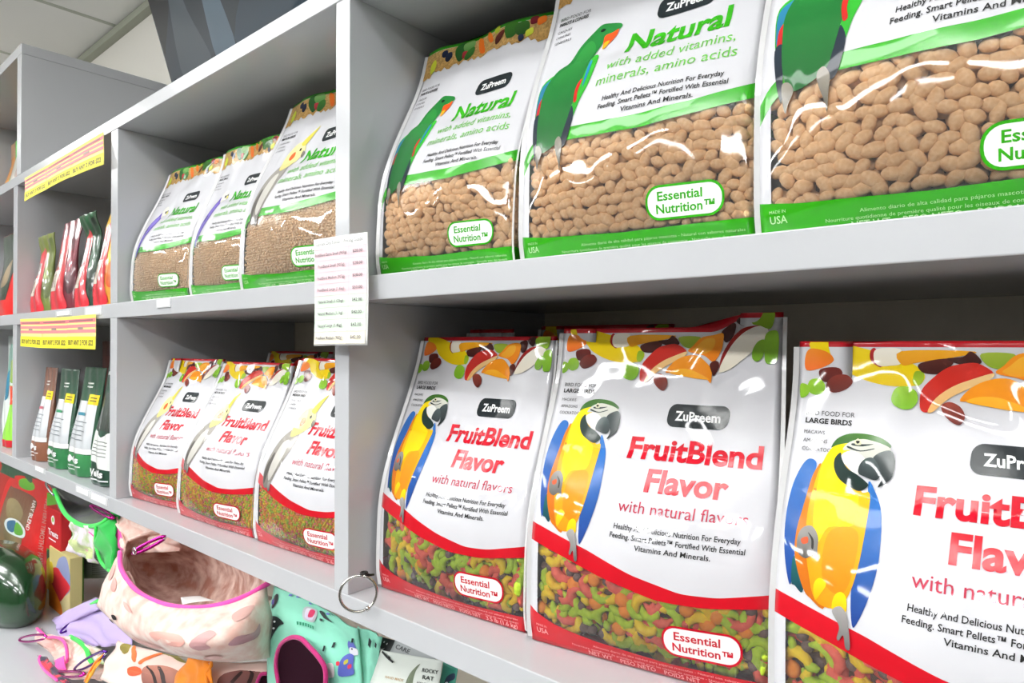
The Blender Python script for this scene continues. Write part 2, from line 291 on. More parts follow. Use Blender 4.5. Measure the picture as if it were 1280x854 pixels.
def crescent(L, seed=0):          # a curved pellet, thick in the middle
    mb = MB(); R_ = L*.42; pts = []; rr = []
    for i in range(6):
        a = math.radians(-95+190*i/5); pts.append((R_*math.cos(a)-R_*.5, 0, R_*math.sin(a))); rr.append(L*(.05, .16, .21, .21, .16, .05)[i])
    mb.tube(pts, rr, 6); return mb
def ball(rx, ry, rz, sub=1, seed=0, rough=.0):
    bm = bmesh.new(); bmesh.ops.create_icosphere(bm, subdivisions=sub+1 if sub else 1, radius=1); rg = random.Random(seed); mb = MB()
    for v_ in bm.verts: v_.co *= 1+rg.uniform(-rough, rough)
    bm.verts.index_update(); mb.add([(p.co.x*rx, p.co.y*ry, p.co.z*rz) for p in bm.verts], [[q.index for q in f.verts] for f in bm.faces], 0, True); bm.free()
    return mb
PCOL = {'coral': ('f0705c', 'de5c4c'), 'lime': ('bcd838', 'a6c628'), 'yellow': ('f6d826', 'ecc21c'), 'orange': ('f89a38', 'ee8826'), 'brown': ('7a625c', '604c48'), 'tan': ('f2cfa2', 'e0b482')}
m_pel = {k: mat('pellet_'+k, a, .75, noise=(260, b, .2), bump=(420, .35, .001, 2)) for k, (a, b) in PCOL.items()}
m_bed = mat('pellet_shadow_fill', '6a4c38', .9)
def mesh_of(mb, name, m):
    me = bpy.data.meshes.new(name); me.from_pydata(mb.v, [], mb.f); me.materials.append(m); me.polygons.foreach_set('use_smooth', [True]*len(me.polygons)); return me
PM = {'natural': [(mesh_of(ball(.0074+.0007*i, .0048, .0055, 1, i, .035), 'pellet', m_pel['tan']), 1) for i in range(4)],
      'fruit': [(mesh_of(crescent(.025), 'crescent_pellet', m_pel[c]), wgt) for c, wgt in (('coral', 3.2), ('lime', 3.6), ('yellow', 2.6))] +
               [(mesh_of(ball(.0078, .0062, .0078, 1, 3, .03), 'round_pellet', m_pel['orange']), 1.3)] +
               [(mesh_of(ball(.0052, .005, .0052, 1, 3, .05), 'small_pellet', m_pel['brown']), 4.2)] +
               [(mesh_of(ball(.0065, .004, .0042, 0, 8, .1), 'chip_pellet', m_pel[c]), 1.2) for c in ('lime', 'yellow', 'coral')]}

class BagShape:
    def __init__(s, w, h, dep, seed, lean=.03, fold=0., foldx=.45, dent=0., taper=.03, swell=.003, curl=0., rise=0.):
        s.rise = rise
        s.w, s.h, s.dep, s.lean, s.fold, s.foldx, s.dent, s.taper, s.swell, s.curl = w, h, dep, lean, fold, foldx, dent, taper, swell, curl
        rg = random.Random(seed); s.waves = []
        for i in range(9):
            ang = rg.uniform(-1.1, 1.1); k = rg.uniform(14, 40); s.waves.append((math.cos(ang)*k, math.sin(ang)*k, rg.uniform(0, 6.28), rg.uniform(.5, 1)))
    def prof(s, b):
        p = 1-smooth01(b, .30, .93)*.97
        return p*(.90+.10*smooth01(b, 0, .08))
    def hw(s, a, b): return s.w/2*(1+s.swell*np.sin(np.pi*np.clip(b/.75, 0, 1))-s.taper*smooth01(b, .55, .95))
    def shift(s, a, b):
        return s.lean*b**2 - s.fold*smooth01(a, s.foldx, s.foldx+.25)*smooth01(b, .72, .95) + s.curl*smooth01(b, .8, 1)*a + .004*np.sin(a*5+s.waves[0][2])*smooth01(b, .8, 1)
    def F(s, a, b):
        a, b = np.broadcast_arrays(np.asarray(a, float), np.asarray(b, float)); e = np.clip(1-a*a, 0, 1)
        dE = s.dep/2*s.prof(b); x = a*s.hw(a, b)
        bul = s.dep*.22*np.sin(np.pi*np.clip(b/.62, 0, 1))**.8
        y = -(dE+bul*e) + s.shift(a, b)
        z = b*s.h + s.rise*smooth01(a, s.foldx, s.foldx+.3)*smooth01(b, .75, 1)
        wr = 0
        for kx, kz, ph, am in s.waves:
            q = np.cos(kx*x*2+kz*z*2+ph); wr = wr + am*((1+q)/2)**3
        y = y - .0013*wr*e**.5*(.35+.9*smooth01(b, .25, .6)) + s.dent*np.exp(-((a-.35)/.28)**2-((b-.62)/.14)**2)*e
        return np.stack([x, y, z], -1)
    def G(s, g, b, side=1):
        g, b = np.broadcast_arrays(np.asarray(g, float), np.asarray(b, float))
        dE = s.dep/2*s.prof(b); fo = np.sqrt(np.clip((s.dep/2)**2-dE**2, 0, None))*.92
        bul = s.dep*.05*np.sin(np.pi*np.clip(b/.5, 0, 1))
        t = 1-np.abs(2*g-1)
        x = side*(s.hw(0, b)-fo*t+bul*np.sin(np.pi*g)); y = -dE+2*dE*g + s.shift(float(side), b)
        return np.stack([x, y, b*s.h+(s.rise*smooth01(b, .75, 1) if side > 0 else 0)], -1)
    def nF(s, a, b, fn=None):
        fn = fn or s.F; e = 1e-3
        da = fn(np.asarray(a)+e, b)-fn(np.asarray(a)-e, b); db = fn(a, np.asarray(b)+e)-fn(a, np.asarray(b)-e)
        n = np.cross(da, db); return n/np.maximum(np.linalg.norm(n, axis=-1, keepdims=True), 1e-12)
def put_mesh(name, V, F, mats, parent, mi=None, smooth=True, cols=None, normals=None):
    me = bpy.data.meshes.new(name); me.from_pydata(np.asarray(V).tolist(), [], F)
    for m in mats: me.materials.append(m)
    if mi is not None: me.polygons.foreach_set('material_index', mi)
    me.polygons.foreach_set('use_smooth', [smooth]*len(me.polygons))
    if cols is not None:
        ca = me.color_attributes.new('Col', 'FLOAT_COLOR', 'POINT'); ca.data.foreach_set('color', np.asarray(cols, dtype=np.float32).ravel())
    me.update()
    if normals is not None: me.normals_split_custom_set_from_vertices(np.asarray(normals).tolist())
    o = bpy.data.objects.new(name, me); COL.objects.link(o); o.parent = parent
    return o
def food_bag(label, group, left, right, h, dep, theme, bird, wt, seed, pellets=0, art=True, z0=0., **kw):
    """left, right: floor points under the two front seams"""
    L_, R_ = Vector((left[0], left[1], 0)), Vector((right[0], right[1], 0)); w_ = (R_-L_).length; rz = math.atan2(R_.y-L_.y, R_.x-L_.x)
    c = (L_+R_)/2 + Matrix.Rotation(rz, 3, 'Z') @ Vector((0, dep/2*.9, 0))
    root = empty('bird_food_bag', (c.x, c.y, z0+.0015), rz); tag(root, label, 'pet food', group)
    S = BagShape(w_, h, dep, seed, **kw); foil = m_red if theme == 'fruit' else m_green
    # closed loop of columns: front, right gusset, back, left gusset
    A = [-1, -.955, -.92]+list(np.linspace(-.88, .9, 64))+[.94]; cols = [('F', a) for a in A]+[('R', g) for g in np.linspace(0, 1, 9)[:-1]]+[('B', a) for a in np.linspace(1, -1, 9)[:-1]]+[('L', g) for g in np.linspace(1, 0, 9)[:-1]]
    rows = (5, 18, 4, 44, 2); P = []
    for k, a in cols:
        u = {'F': (a+1)*150, 'R': 300., 'B': (a+1)*150, 'L': 0.}[k]
        if k == 'F': c3 = [curve(t[theme], u) for t in (B_TOP, W_BOT, W_TOP)]
        else:
            g = {'R': a, 'L': a, 'B': 1}[k]; e0 = 300. if k in 'RB' else 0.; q = [curve(t[theme], e0) for t in (B_TOP, W_BOT, W_TOP)]
            if k == 'B': q0 = [curve(t[theme], 0.) for t in (B_TOP, W_BOT, W_TOP)]; f_ = (a+1)/2; q = [f_*x+(1-f_)*y for x, y in zip(q, q0)]
            c3 = [q[0], q[1]-10*g, q[2]-10*g]
        lv = [0]+[1-x/400 for x in c3]+[1-6/400, 1]; b = []
        for i, n_ in enumerate(rows): b += list(np.linspace(lv[i], lv[i+1], n_+1)[:-1])
        b = np.array(b+[1.])
        if k == 'F': p = S.F(a, b)
        elif k == 'R': p = S.G(a, b, 1)
        elif k == 'L': p = S.G(a, b, -1)
        else:
            p = S.F(a, b); dE = S.dep/2*S.prof(b); p[:, 1] = dE+S.dep*.15*np.sin(np.pi*np.clip(b/.62, 0, 1))*(1-a*a)+S.shift(a, b)
        P.append(p)
    P = np.array(P); nc, nr = P.shape[:2]; V = P.reshape(-1, 3); faces = []; mi = []
    band = sum([[i]*n_ for i, n_ in enumerate(rows)], [])
    for i in range(nc):
        j = (i+1) % nc; k, a = cols[i]
        for r in range(nr-1):
            faces.append([i*nr+r, j*nr+r, j*nr+r+1, i*nr+r+1]); bd = band[r]
            if bd in (0, 2, 4): m_ = 1
            elif bd == 3: m_ = 0
            else: m_ = 2 if (k == 'F' and -.93 < a) or k == 'R' else 0
            mi.append(m_)
    faces.append([i*nr for i in range(nc)][::-1]); mi.append(1)
    faces.append([i*nr+nr-1 for i in range(nc)]); mi.append(1)
    pouch = put_mesh('pouch', V, faces, [m_white, foil, m_film], root, mi)
    # welded seam fins at the front edges
    bb = np.linspace(0.01, .985, 24)
    for sd in (-1, 1):
        mb = MB()
        p = S.F(float(sd), bb); q = p+np.array([sd*.0042, -.0022, 0]); r_ = q+np.array([0, .0006, 0]); p2 = p+np.array([0, .0006, 0])
        mb.grid([[tuple(x) for x in p], [tuple(x) for x in q], [tuple(x) for x in r_], [tuple(x) for x in p2]], 0, False)
        mb.build('seam_fin', film_fin, root)
    if art:
        for nm, (v, f, cl, k) in artwork(theme, bird, wt).items():
            a, b = v[:, 0]/150-1, 1-v[:, 1]/400; a = np.clip(a, -.998, .998); b = np.clip(b, .002, .998)
            n = S.nF(a, b); p = S.F(a, b)+n*(.0005+.00004*k[:, None]); put_mesh(nm, p, f, [m_print], pouch, cols=cl, normals=n)
        # small print block on the right gusset
        mb = MB(); rg = random.Random(seed)
        for i in range(26):
            b0 = .42+i*.0135; g0 = .12; g1 = rg.uniform(.36, .44)
            gg = np.linspace(g0, g1, 4); p = S.G(gg, b0); q = S.G(gg, b0+.006*(1 if i % 5 else 1.5)); n = np.array([.0006, -.0003, 0])
            mb.grid([[tuple(x) for x in p+n], [tuple(x) for x in q+n]], 0, False)
        mb.build('side_print', m_sidep, pouch)
    if pellets:
        rg = random.Random(seed+50); kinds = PM[theme] if pellets == 'big' else None; cnt = 0
        sp = {'big': .0112 if theme == 'fruit' else .0118}.get(pellets, .0058)
        sp2 = sp*(.95 if theme == 'fruit' else .80) if pellets == 'big' else .0042
        heap = MB(); hm = []
        def spots(side):
            W_ = w_ if side == 'F' else dep; out = []; z_lo, z_hi = .05*h, .42*h; j = 0; z = z_lo
            while z < z_hi:
                x = (.5 if j % 2 else 0)*sp
                while x < W_:
                    t = (x+rg.uniform(-.22, .22)*sp)/W_; b = (z+rg.uniform(-.22, .22)*sp2)/h
                    u = 300*t if side == 'F' else 300.; lo = 1-(curve(B_TOP[theme], u)+2)/400; hi = 1-(curve(W_BOT[theme], u)-5)/400
                    if lo < b < hi and .035 < t < .975: out.append((t, b))
                    x += sp
                z += sp2; j += 1
            return out
        srcs = [(t, b, 'F') for t, b in spots('F')]+[(t, b, 'R') for t, b in spots('R')]
        names = [x[0] for x in kinds] if kinds else None; wts = [x[1] for x in kinds] if kinds else None
        rg.shuffle(srcs)
        for lay in (0, 1):
            for t, b, sd in srcs:
                if sd == 'F': a = 2*t-1; p = S.F(a, b); n = S.nF(a, b)
                else: p = S.G(t, b); n = S.nF(t, b, S.G)
                p, n = Vector(p.tolist()), Vector(n.tolist())
                if pellets == 'big':
                    me = rg.choices(names, wts)[0]; th = .0052 if theme == 'natural' else {'crescent_pellet': .0068, 'round_pellet': .0072, 'small_pellet': .0060}.get(me.name.split('.')[0], .0058)
                    if theme == 'fruit' and me.name.startswith('small'): th += .002
                    p = p-n*(th+lay*.0085+rg.uniform(0, .002)); q = Vector((0, 1, 0)).rotation_difference(-n).to_matrix() @ Matrix.Rotation(rg.uniform(0, 6.28) if theme == 'fruit' else rg.gauss(.0, .7), 3, 'Y') @ Matrix.Rotation(rg.uniform(-.22, .22), 3, 'X') @ Matrix.Rotation(rg.uniform(-.2, .2), 3, 'Z')
                    scl = rg.uniform(.86, 1.12)
                    if lay == 0 and cnt < 300:
                        o = bpy.data.objects.new('pellet', me); COL.objects.link(o); o.parent = root
                        o.matrix_local = Matrix.Translation(p) @ (q*scl).to_4x4(); cnt += 1
                    else:
                        ci = list(m_pel.values()).index(me.materials[0]); vv = [q @ (v_.co*scl)+p for v_ in me.vertices]
                        heap.add(vv, [list(x.vertices) for x in me.polygons], ci, True)
                elif lay == 0:
                    p = p-n*(.0022+rg.uniform(0, .0015)); q = Vector((0, 1, 0)).rotation_difference(-n).to_matrix() @ Matrix.Rotation(rg.uniform(0, 3.1), 3, 'Y')
                    l_ = (.0042 if theme == 'fruit' else .0036)*rg.uniform(.7, 1.2); tk = .0021
                    ci = rg.choices((8, 9, 10, 11), (2.4, 3, 4, 3))[0] if theme == 'fruit' else 7
                    heap.add([q @ Vector(x)+p for x in ((-l_, 0, 0), (l_, 0, 0), (0, -tk, 0), (0, tk, 0), (0, 0, -tk), (0, 0, tk))], ((0,2,4),(2,1,4),(1,3,4),(3,0,4),(2,0,5),(1,2,5),(3,1,5),(0,3,5)), ci, True)
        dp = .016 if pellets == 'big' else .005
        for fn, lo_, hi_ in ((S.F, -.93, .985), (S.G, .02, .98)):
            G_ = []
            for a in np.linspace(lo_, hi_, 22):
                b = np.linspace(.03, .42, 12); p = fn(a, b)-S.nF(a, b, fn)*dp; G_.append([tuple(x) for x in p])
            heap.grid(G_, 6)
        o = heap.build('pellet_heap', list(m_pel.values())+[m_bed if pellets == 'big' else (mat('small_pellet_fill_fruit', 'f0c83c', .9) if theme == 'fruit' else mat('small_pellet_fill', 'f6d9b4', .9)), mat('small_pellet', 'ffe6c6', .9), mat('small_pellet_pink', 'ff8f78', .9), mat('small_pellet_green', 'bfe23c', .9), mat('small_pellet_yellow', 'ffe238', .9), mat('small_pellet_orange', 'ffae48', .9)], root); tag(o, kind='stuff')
    return root
film_fin = mat('clear_seam', 'dcdcdc', .2, coat=1)
m_sidep = mat('grey_small_print', '77706a', .5)
# ------------------------------------------------------------------ the setting
ZC, ZF = 1.2187, -1.35
ZA, ZB, ZS = (.4434, .4699), (.0550, .0852), (-.3456, -.3156)       # under and top sides of the three shelf boards
YF, YB = .5, .905
def slab(name, a, b, m, parent=None, bevel=0): return MB().box(a, b).build(name, m, parent, bevel)
tag(slab('wall_back', (-6, .955, ZF), (3, 1.05, ZC+.05), m_wall), kind='structure')
tag(slab('floor', (-6, -4, ZF-.05), (3, 1.05, ZF), mat('floor_vinyl', '3c3a36', .4)), kind='structure')
m_gw = mat('grey_wall_paint', '6e6e6a', .8)
tag(slab('wall_right', (2.6, -4, ZF), (2.7, 1.05, ZC+.05), m_gw), kind='structure'); tag(slab('wall_left', (-6.1, -4, ZF), (-6, 1.05, ZC+.05), m_gw), kind='structure'); tag(slab('wall_front', (-6.1, -4.1, ZF), (2.7, -4, ZC+.05), m_gw), kind='structure')
ceil = tag(slab('ceiling', (-6, -4, ZC+.02), (3, 1.05, ZC+.06), m_ceil), kind='structure')
tile_me = None
for i in range(10):
    for j in range(7):
        x = -5.23+i*.61; y = .95-.61*(j+1)+.0
        if x > 2.4: continue
        if tile_me is None:
            o = MB().box((0, 0, 0), (.59, .59, .02)).build('ceiling_tile', m_ceil, ceil, .003); tile_me = o.data
        else:
            o = bpy.data.objects.new('ceiling_tile', tile_me); COL.objects.link(o); o.parent = ceil
        o.location = (x+.01, y+.01, ZC)
mb = MB()
for i in range(11): mb.box((-5.24+i*.61, -3.4, ZC-.002), (-5.22+i*.61, .95, ZC+.016))
for j in range(8): mb.box((-5.3, .94-.61*j, ZC-.0022), (2.2, .96-.61*j, ZC+.0158))
mb.build('ceiling_grid', m_tbar, ceil)
tag(slab('trim_1', (-6, .925, ZC-.03), (3, .955, ZC-.003), mat('wall_angle_trim', 'a9ad9c', .5)), kind='structure')

unit = empty('shelving_unit', (-1.2, YF, ZF)); tag(unit, 'long grey-white open shelving unit filled with bags of bird food', 'shelf')
def part(name, a, b, m=m_board, root=unit, bevel=.0012):
    o = slab(name, a, b, m, None, bevel); o.parent = root; o.matrix_parent_inverse = Matrix.Translation(root.location).inverted(); return o
XU = ((-3.075, -3.037), (-2.2835, -2.2445), (-1.5288, -1.4921), (-.7305, -.7003), (.0595, .0900))
for z0, z1 in (ZA, ZB, ZS): part('shelf_board', (-3.075, YF, z0), (.09, YB, z1))
for x0, x1 in XU:
    for z0, z1 in ((ZB[1], ZA[0]), (ZS[1], ZB[0])): part('upright_panel', (x0, YF+.0006, z0), (x1, YB, z1))
part('back_panel', (-3.06, YB+.001, ZS[1]-.02), (-2.26, YB+.008, ZA[0]+.01), mat('beige_backing', 'eadfca', .25, spec=.5))
for a, b in ((1, 2), (2, 3), (3, 4)): part('back_panel', (XU[a][0]+.003, YB+.001, ZS[1]-.02), (XU[b][0]+.0, YB+.008, ZA[0]+.01), MATS['beige_backing'])
# taller cupboard row on the left
up = empty('upper_cabinet', (-2.65, YF, ZA[1]+.001)); tag(up, 'grey open cabinet row standing higher at the far left end of the shelving', 'cabinet')
TX = (-2.250, -2.211)
part('side_panel', (TX[0], YF, ZA[1]+.001), (TX[1], YB, .803), root=up); part('side_panel', (-3.075, YF, ZA[1]+.001), (-3.037, YB, .803), root=up)
part('top_board', (-3.075, YF, .8035), (TX[1], YB, .832), root=up); part('back_panel', (-3.06, YB+.001, ZA[1]+.002), (-2.23, YB+.008, .81), MATS['beige_backing'], root=up)

# glossy dark screen tilted forward on the wall above the shelves
tv = empty('wall_screen', (-1.74, .93, .80)); tag(tv, 'dark glossy flat screen tilted forward on the wall above the shelves', 'screen')
TR = Matrix.Translation((-1.74, .905, .80)) @ Matrix.Rotation(math.radians(17), 4, 'X')
def tvp(mb, name, m, bevel=0):
    o = mb.build(name, m, None, bevel); o.parent = tv; o.matrix_parent_inverse = Matrix.Translation(tv.location).inverted(); return o
tvp(MB().box((-.462, 0, 0), (.60, .022, .62), 0, TR), 'casing', mat('black_plastic', '0c0c0e', .25), .002)
tvp(MB().box((-.455, -.001, .012), (.592, -.0002, .608), 0, TR), 'display', mat('dark_display_glass', '080c10', .35, spec=.25))
v, f, c_, k = layer([('18222a', '222e38', [0,96,20,60,44,30,70,50,95,28,120,62,160,96]), ('4a565e', '3a444c', [16,96,22,58,34,40,40,66,52,96]), ('6d8290', '4d6070', [58,96,60,52,64,20,72,54,80,96]), ('1c2832', '2e404e', [84,96,110,66,150,52,198,30,198,96]), ('141c20', '221e18', [90,0,150,0,146,50,100,60])], 10)  # reflections in the dark glass, painted on as flat coloured shapes
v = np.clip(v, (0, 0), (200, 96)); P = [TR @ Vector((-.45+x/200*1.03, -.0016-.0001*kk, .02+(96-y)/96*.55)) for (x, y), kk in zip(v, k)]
o = put_mesh('picture', [tuple(p) for p in P], f, [mat('screen_reflection_paint', 'ffffff', .35, spec=.25, attr=True)], None, cols=c_); o.parent = tv; o.matrix_parent_inverse = Matrix.Translation(tv.location).inverted()
tvp(MB().box((-.1, .0225, .2), (.2, .05, .4), 0, TR), 'wall_bracket', MATS['black_plastic'])
# ------------------------------------------------------------------ bags of bird food
GL, GM, GN, GS = 'large red and white fruit bags on the lower shelf', 'medium red and white fruit bags on the lower shelf', 'large green and white natural bags on the upper shelf', 'small green and white natural bags on the upper shelf'
zc, zb = ZS[1], ZB[1]
food_bag('red and white macaw fruit bag nearest the metal ring, leftmost of three large ones', GL, (-.688, .544), (-.460, .560), .325, .085, 'fruit', 'macaw', '3.5 lb (1.6 kg)', 11, 'big', z0=zc, lean=.035)
food_bag('red and white macaw fruit bag whose top right corner kinks upward, middle of three', GL, (-.444, .553), (-.203, .590), .333, .088, 'fruit', 'macaw', '3.5 lb (1.6 kg)', 12, 'big', z0=zc, lean=.03, fold=.0, foldx=.42, rise=.014)
food_bag('red and white macaw fruit bag cut off by the right edge of the photo', GL, (-.184, .540), (.044, .550), .318, .09, 'fruit', 'macaw', '3.5 lb (1.6 kg)', 13, 'big', z0=zc, lean=.02)
food_bag('fruit bag in the back row, its top peeping out over the left two large bags', GL, (-.62, .725), (-.40, .73), .343, .09, 'fruit', 'macaw', '3.5 lb (1.6 kg)', 14, 0, z0=zc)
food_bag('leaning fruit bag of the back row, only a pointed red corner showing', GL, (-.682, .655), (-.60, .660), .337, .045, 'fruit', 'macaw', '3.5 lb (1.6 kg)', 15, 0, False, z0=zc)
food_bag('cockatiel fruit bag against the left upright, narrow with its side turned out', GM, (-1.478, .527), (-1.285, .548), .285, .085, 'fruit', 'cockatiel', '2 lb (907 g)', 21, 'small', z0=zc, lean=.045)
food_bag('cockatiel fruit bag in the middle of the left lower bay', GM, (-1.262, .532), (-1.020, .545), .282, .085, 'fruit', 'cockatiel', '2 lb (907 g)', 22, 'small', z0=zc, lean=.045)
food_bag('cockatiel fruit bag half hidden by the upright under the price card', GM, (-1.002, .543), (-.766, .556), .292, .085, 'fruit', 'cockatiel', '2 lb (907 g)', 23, 'small', z0=zc, lean=.04)
food_bag('fruit bag of the back row behind the two left cockatiel bags', GM, (-1.40, .72), (-1.16, .73), .300, .08, 'fruit', 'cockatiel', '2 lb (907 g)', 24, 0, z0=zc)
food_bag('shaded fruit bag of the back row below the price card', GM, (-1.08, .73), (-.84, .74), .312, .08, 'fruit', 'cockatiel', '2 lb (907 g)', 25, 0, z0=zc)
food_bag('green and white bag with a green parrot right beside the price card', GN, (-.688, .542), (-.474, .556), .322, .085, 'natural', 'eclectus', '3 lb (1.4 kg)', 31, 'big', z0=zb, lean=.05, curl=-.0)
food_bag('green and white bag with the whole green parrot, middle of three', GN, (-.455, .553), (-.212, .573), .350, .095, 'natural', 'eclectus', '3 lb (1.4 kg)', 32, 'big', z0=zb, lean=.03)
food_bag('green and white bag with big glare on its pellets, at the right edge', GN, (-.198, .548), (.045, .556), .345, .10, 'natural', 'eclectus', '3 lb (1.4 kg)', 33, 'big', z0=zb, lean=.02)
food_bag('small green and white bag with a violet budgie, leftmost by the upright', GS, (-1.478, .527), (-1.262, .545), .283, .075, 'natural', 'budgie', '2.25 lb (1.02 kg)', 41, 'small', z0=zb, lean=.04)
food_bag('small violet budgie bag between its twin and the cockatiel bag', GS, (-1.245, .545), (-1.045, .56), .285, .075, 'natural', 'budgie', '2.25 lb (1.02 kg)', 42, 'small', z0=zb, lean=.03)
food_bag('green and white bag with a yellow-headed cockatiel, taller than its neighbours', GS, (-1.030, .532), (-.780, .548), .328, .085, 'natural', 'cockatiel', '2.5 lb (1.13 kg)', 43, 'small', z0=zb, lean=.05)
# ------------------------------------------------------------------ cards and tags: a thin sheet between four corners, print laid on it
def sheet_card(name, label, cat, corners, Wd, Ht, items, group=None, base='f4f4f2', bow=.002, thick=.0008, kindname='lettering', hole=None):
    TL, TR_, BR, BL = [Vector(c) for c in corners]; c0 = (TL+TR_+BR+BL)/4
    root = empty(name, c0); tag(root, label, cat, group)
    n = (TR_-TL).cross(TL-BL).normalized()
    if n.dot(-c0) < 0: n = -n
    def S(u, v, off=0.):
        s, t = u/Wd, v/Ht; p = (TL*(1-s)+TR_*s)*(1-t)+(BL*(1-s)+BR*s)*t
        return p + n*(bow*4*s*(1-s)*(.4+t)+off+bow*2*t*t) - c0
    g = [[S(Wd*i/10, Ht*j/12, -thick/2) for j in range(13)] for i in range(11)]
    o = MB().grid([[tuple(p) for p in r] for r in g]).build('sheet', mat('card_'+base, base, .5), root, solid=thick)
    for gi, (nm, its) in enumerate(items.items()):
        v, f, c, k = layer(its, min(Wd, Ht)/8)
        P = [tuple(S(a, b, .0003+.0005*gi+.0001*kk)) for (a, b), kk in zip(v, k)]
        # faces towards the viewer
        a_, b_, c_ = (Vector(P[i]) for i in f[0][:3])
        if (b_-a_).cross(c_-a_).dot(n) < 0: f = [q[::-1] for q in f]
        put_mesh(nm, P, f, [m_card], root, smooth=False, cols=c)
    return root, S
def rect(x0, y0, x1, y1): return refine([(x0, y0), (x1, y0), (x1, y1), (x0, y1)], [(0, 1, 2, 3)], 30)
rows = [('FruitBlend Extra Small (907g)', '$28.00'), ('FruitBlend Small (907g)', '$28.00'), ('FruitBlend Medium (907g)', '$28.00'), ('FruitBlend Large (1.6kg)', '$50.00'), ('Natural Small (1.02kg)', '$42.00'), ('Natural Medium (1.1kg)', '$42.00'), ('Natural Large (1.4kg)', '$42.00'), ('FruitBlend Medium (907g)', '$42.00')]
tints, txt, rules = [], [('6a6a6a', '6a6a6a', text2d('Current Dry Foods \u2013 Pricing Guide', 6, 94, 13, 6, .004, maxlen=0))], []
for i, (a, b) in enumerate(rows):
    y0 = 20+i*20.5; c = 'f0ced4' if i < 4 else 'd6e8d4' if i < 7 else 'ece6d2'
    tints.append((c, c, rect(2, y0, 98, y0+20))); x = 4+(29-len(a))*1.1
    txt += [('5a5458', '5a5458', text2d(a, x, 66-(29-len(a))*.6, y0+12.5, 5, .012, maxlen=0)), ('4a4448', '4a4448', text2d(b, 77, 93, y0+12, 5, .012, maxlen=0))]
    rules.append(('c4bcbc', 'c4bcbc', rect(1, y0-.35, 99, y0+.1)))
rules.append(('c4bcbc', 'c4bcbc', rect(70, 20, 70.4, 184)))
sheet_card('price_card', 'tall white price list card with pink and green rows taped to the upright', 'sign', [at(392, 300, .495), at(459, 290, .492), at(464, 432, .480), at(397.5, 433, .482)], 100, 186, {'row_tint': tints, 'ruling': rules, 'lettering': txt}, bow=.003)
# sale tags
def sale_tag(c, label, grp):
    it = []
    for y0, y1, col in ((0, 9, 'f4e46a'), (9, 19, 'f07880'), (24, 33, 'f58488'), (38, 47, 'f58488'), (57, 90, 'f2e428')): it.append((col, col, rect(0, y0, 100, y1)))
    tx = [('5c5058', '5c5058', text2d('SPECIAL OFFER', 8, 92, 18, 6, .03, maxlen=0)), ('6c6460', '6c6460', text2d('$12', 40, 60, 38, 9, .03, maxlen=0)), ('5c5420', '5c5420', text2d('BUY ANY 2 FOR $22', 8, 94, 80, 14, .03, maxlen=0))]
    tx[0] = ('8a5a60', '8a5a60', refine([(8, 12), (92, 12), (92, 16), (8, 16)], [(0, 1, 2, 3)], 40))
    tx[1] = ('9a8a78', '9a8a78', refine([(42, 31), (60, 31), (60, 38), (42, 38)], [(0, 1, 2, 3)], 40))
    sheet_card('sale_tag', label, 'tag', c, 100, 90, {'stripes': it, 'lettering': tx}, grp, base='f6ea90', bow=.001)
g1, g2 = 'sale tags on the top shelf edge', 'sale tags on the middle shelf edge'
for (a, b, c, d, y), pos in zip((((31, 223), (59, 207), (60, 237), (32, 252), .4970), ((58.5, 207.5), (90, 188.5), (91, 221), (59.5, 237), .4955), ((89, 189), (129, 165), (131, 206), (90, 222), .4940)), ('leftmost of the three on the top shelf edge', 'in the middle of the top shelf edge trio', 'nearest the upright, on the top shelf edge')):
    sale_tag([at(*a, y), at(*b, y), at(*c, y-.006), at(*d, y-.006)], 'pink striped yellow sale tag, '+pos, g1)
for (a, b, c, d, y), pos in zip((((25.5, 399), (52.5, 398), (53.5, 435), (27, 433), .4970), ((52, 398), (85, 396), (85.5, 436), (53, 435), .4955), ((84, 396), (119.5, 393), (120.5, 437), (84.5, 435.5), .4940)), ('leftmost of the three on the middle shelf edge', 'in the middle of the middle shelf edge trio', 'nearest the upright, on the middle shelf edge')):
    sale_tag([at(*a, y), at(*b, y), at(*c, y-.004), at(*d, y-.004)], 'pink striped yellow sale tag, '+pos, g2)
# little shelf-edge labels
m_lab = mat('clear_label_sleeve', 'f6f7f9', .15, coat=1); m_lab2 = mat('label_paper', 'fafafa', .6)
lab_spots = [((70, 389.5), (89, 387.5), (89, 394), (70, 396), 'tiny white label on the middle shelf edge above the middle sale tag'), ((106, 385), (127, 382), (127, 393), (106, 395.5), 'tiny white label on the middle shelf edge above the right sale tag'),
             ((196, 375), (213, 373.5), (213, 384), (196, 385), 'tiny white label on the middle shelf edge under the violet budgie bags'),
             ((44, 581), (56, 586), (56, 593), (44, 588), 'tiny white label on the lower shelf edge left of the carabiners'), ((95, 606.5), (112, 614), (112, 622), (95, 614.5), 'tiny white label on the lower shelf edge under the dark green pouch'), ((113, 614.5), (134, 624), (134, 633), (113, 623.5), 'tiny white label on the lower shelf edge under the left upright')]
for a, b, c, d, lb in lab_spots:
    P = [at(*q, .4985) for q in (a, b, c, d)]; o0 = sum(P, Vector())/4
    z1, z0 = (P[0].z+P[1].z)/2, (P[2].z+P[3].z)/2; e = empty('shelf_label', (o0.x, .499, o0.z)); tag(e, lb, 'label', 'labels on the shelf edges')
    hw_, hh = (P[1].x-P[0].x)/2, (z1-z0)/2
    MB().box((-hw_, -.0012, -hh), (hw_, .0008, hh)).build('sleeve', m_lab, e); MB().box((-hw_*.8, -.0018, -hh*.7), (hw_*.8, -.0013, hh*.7)).build('paper', m_lab2, e)

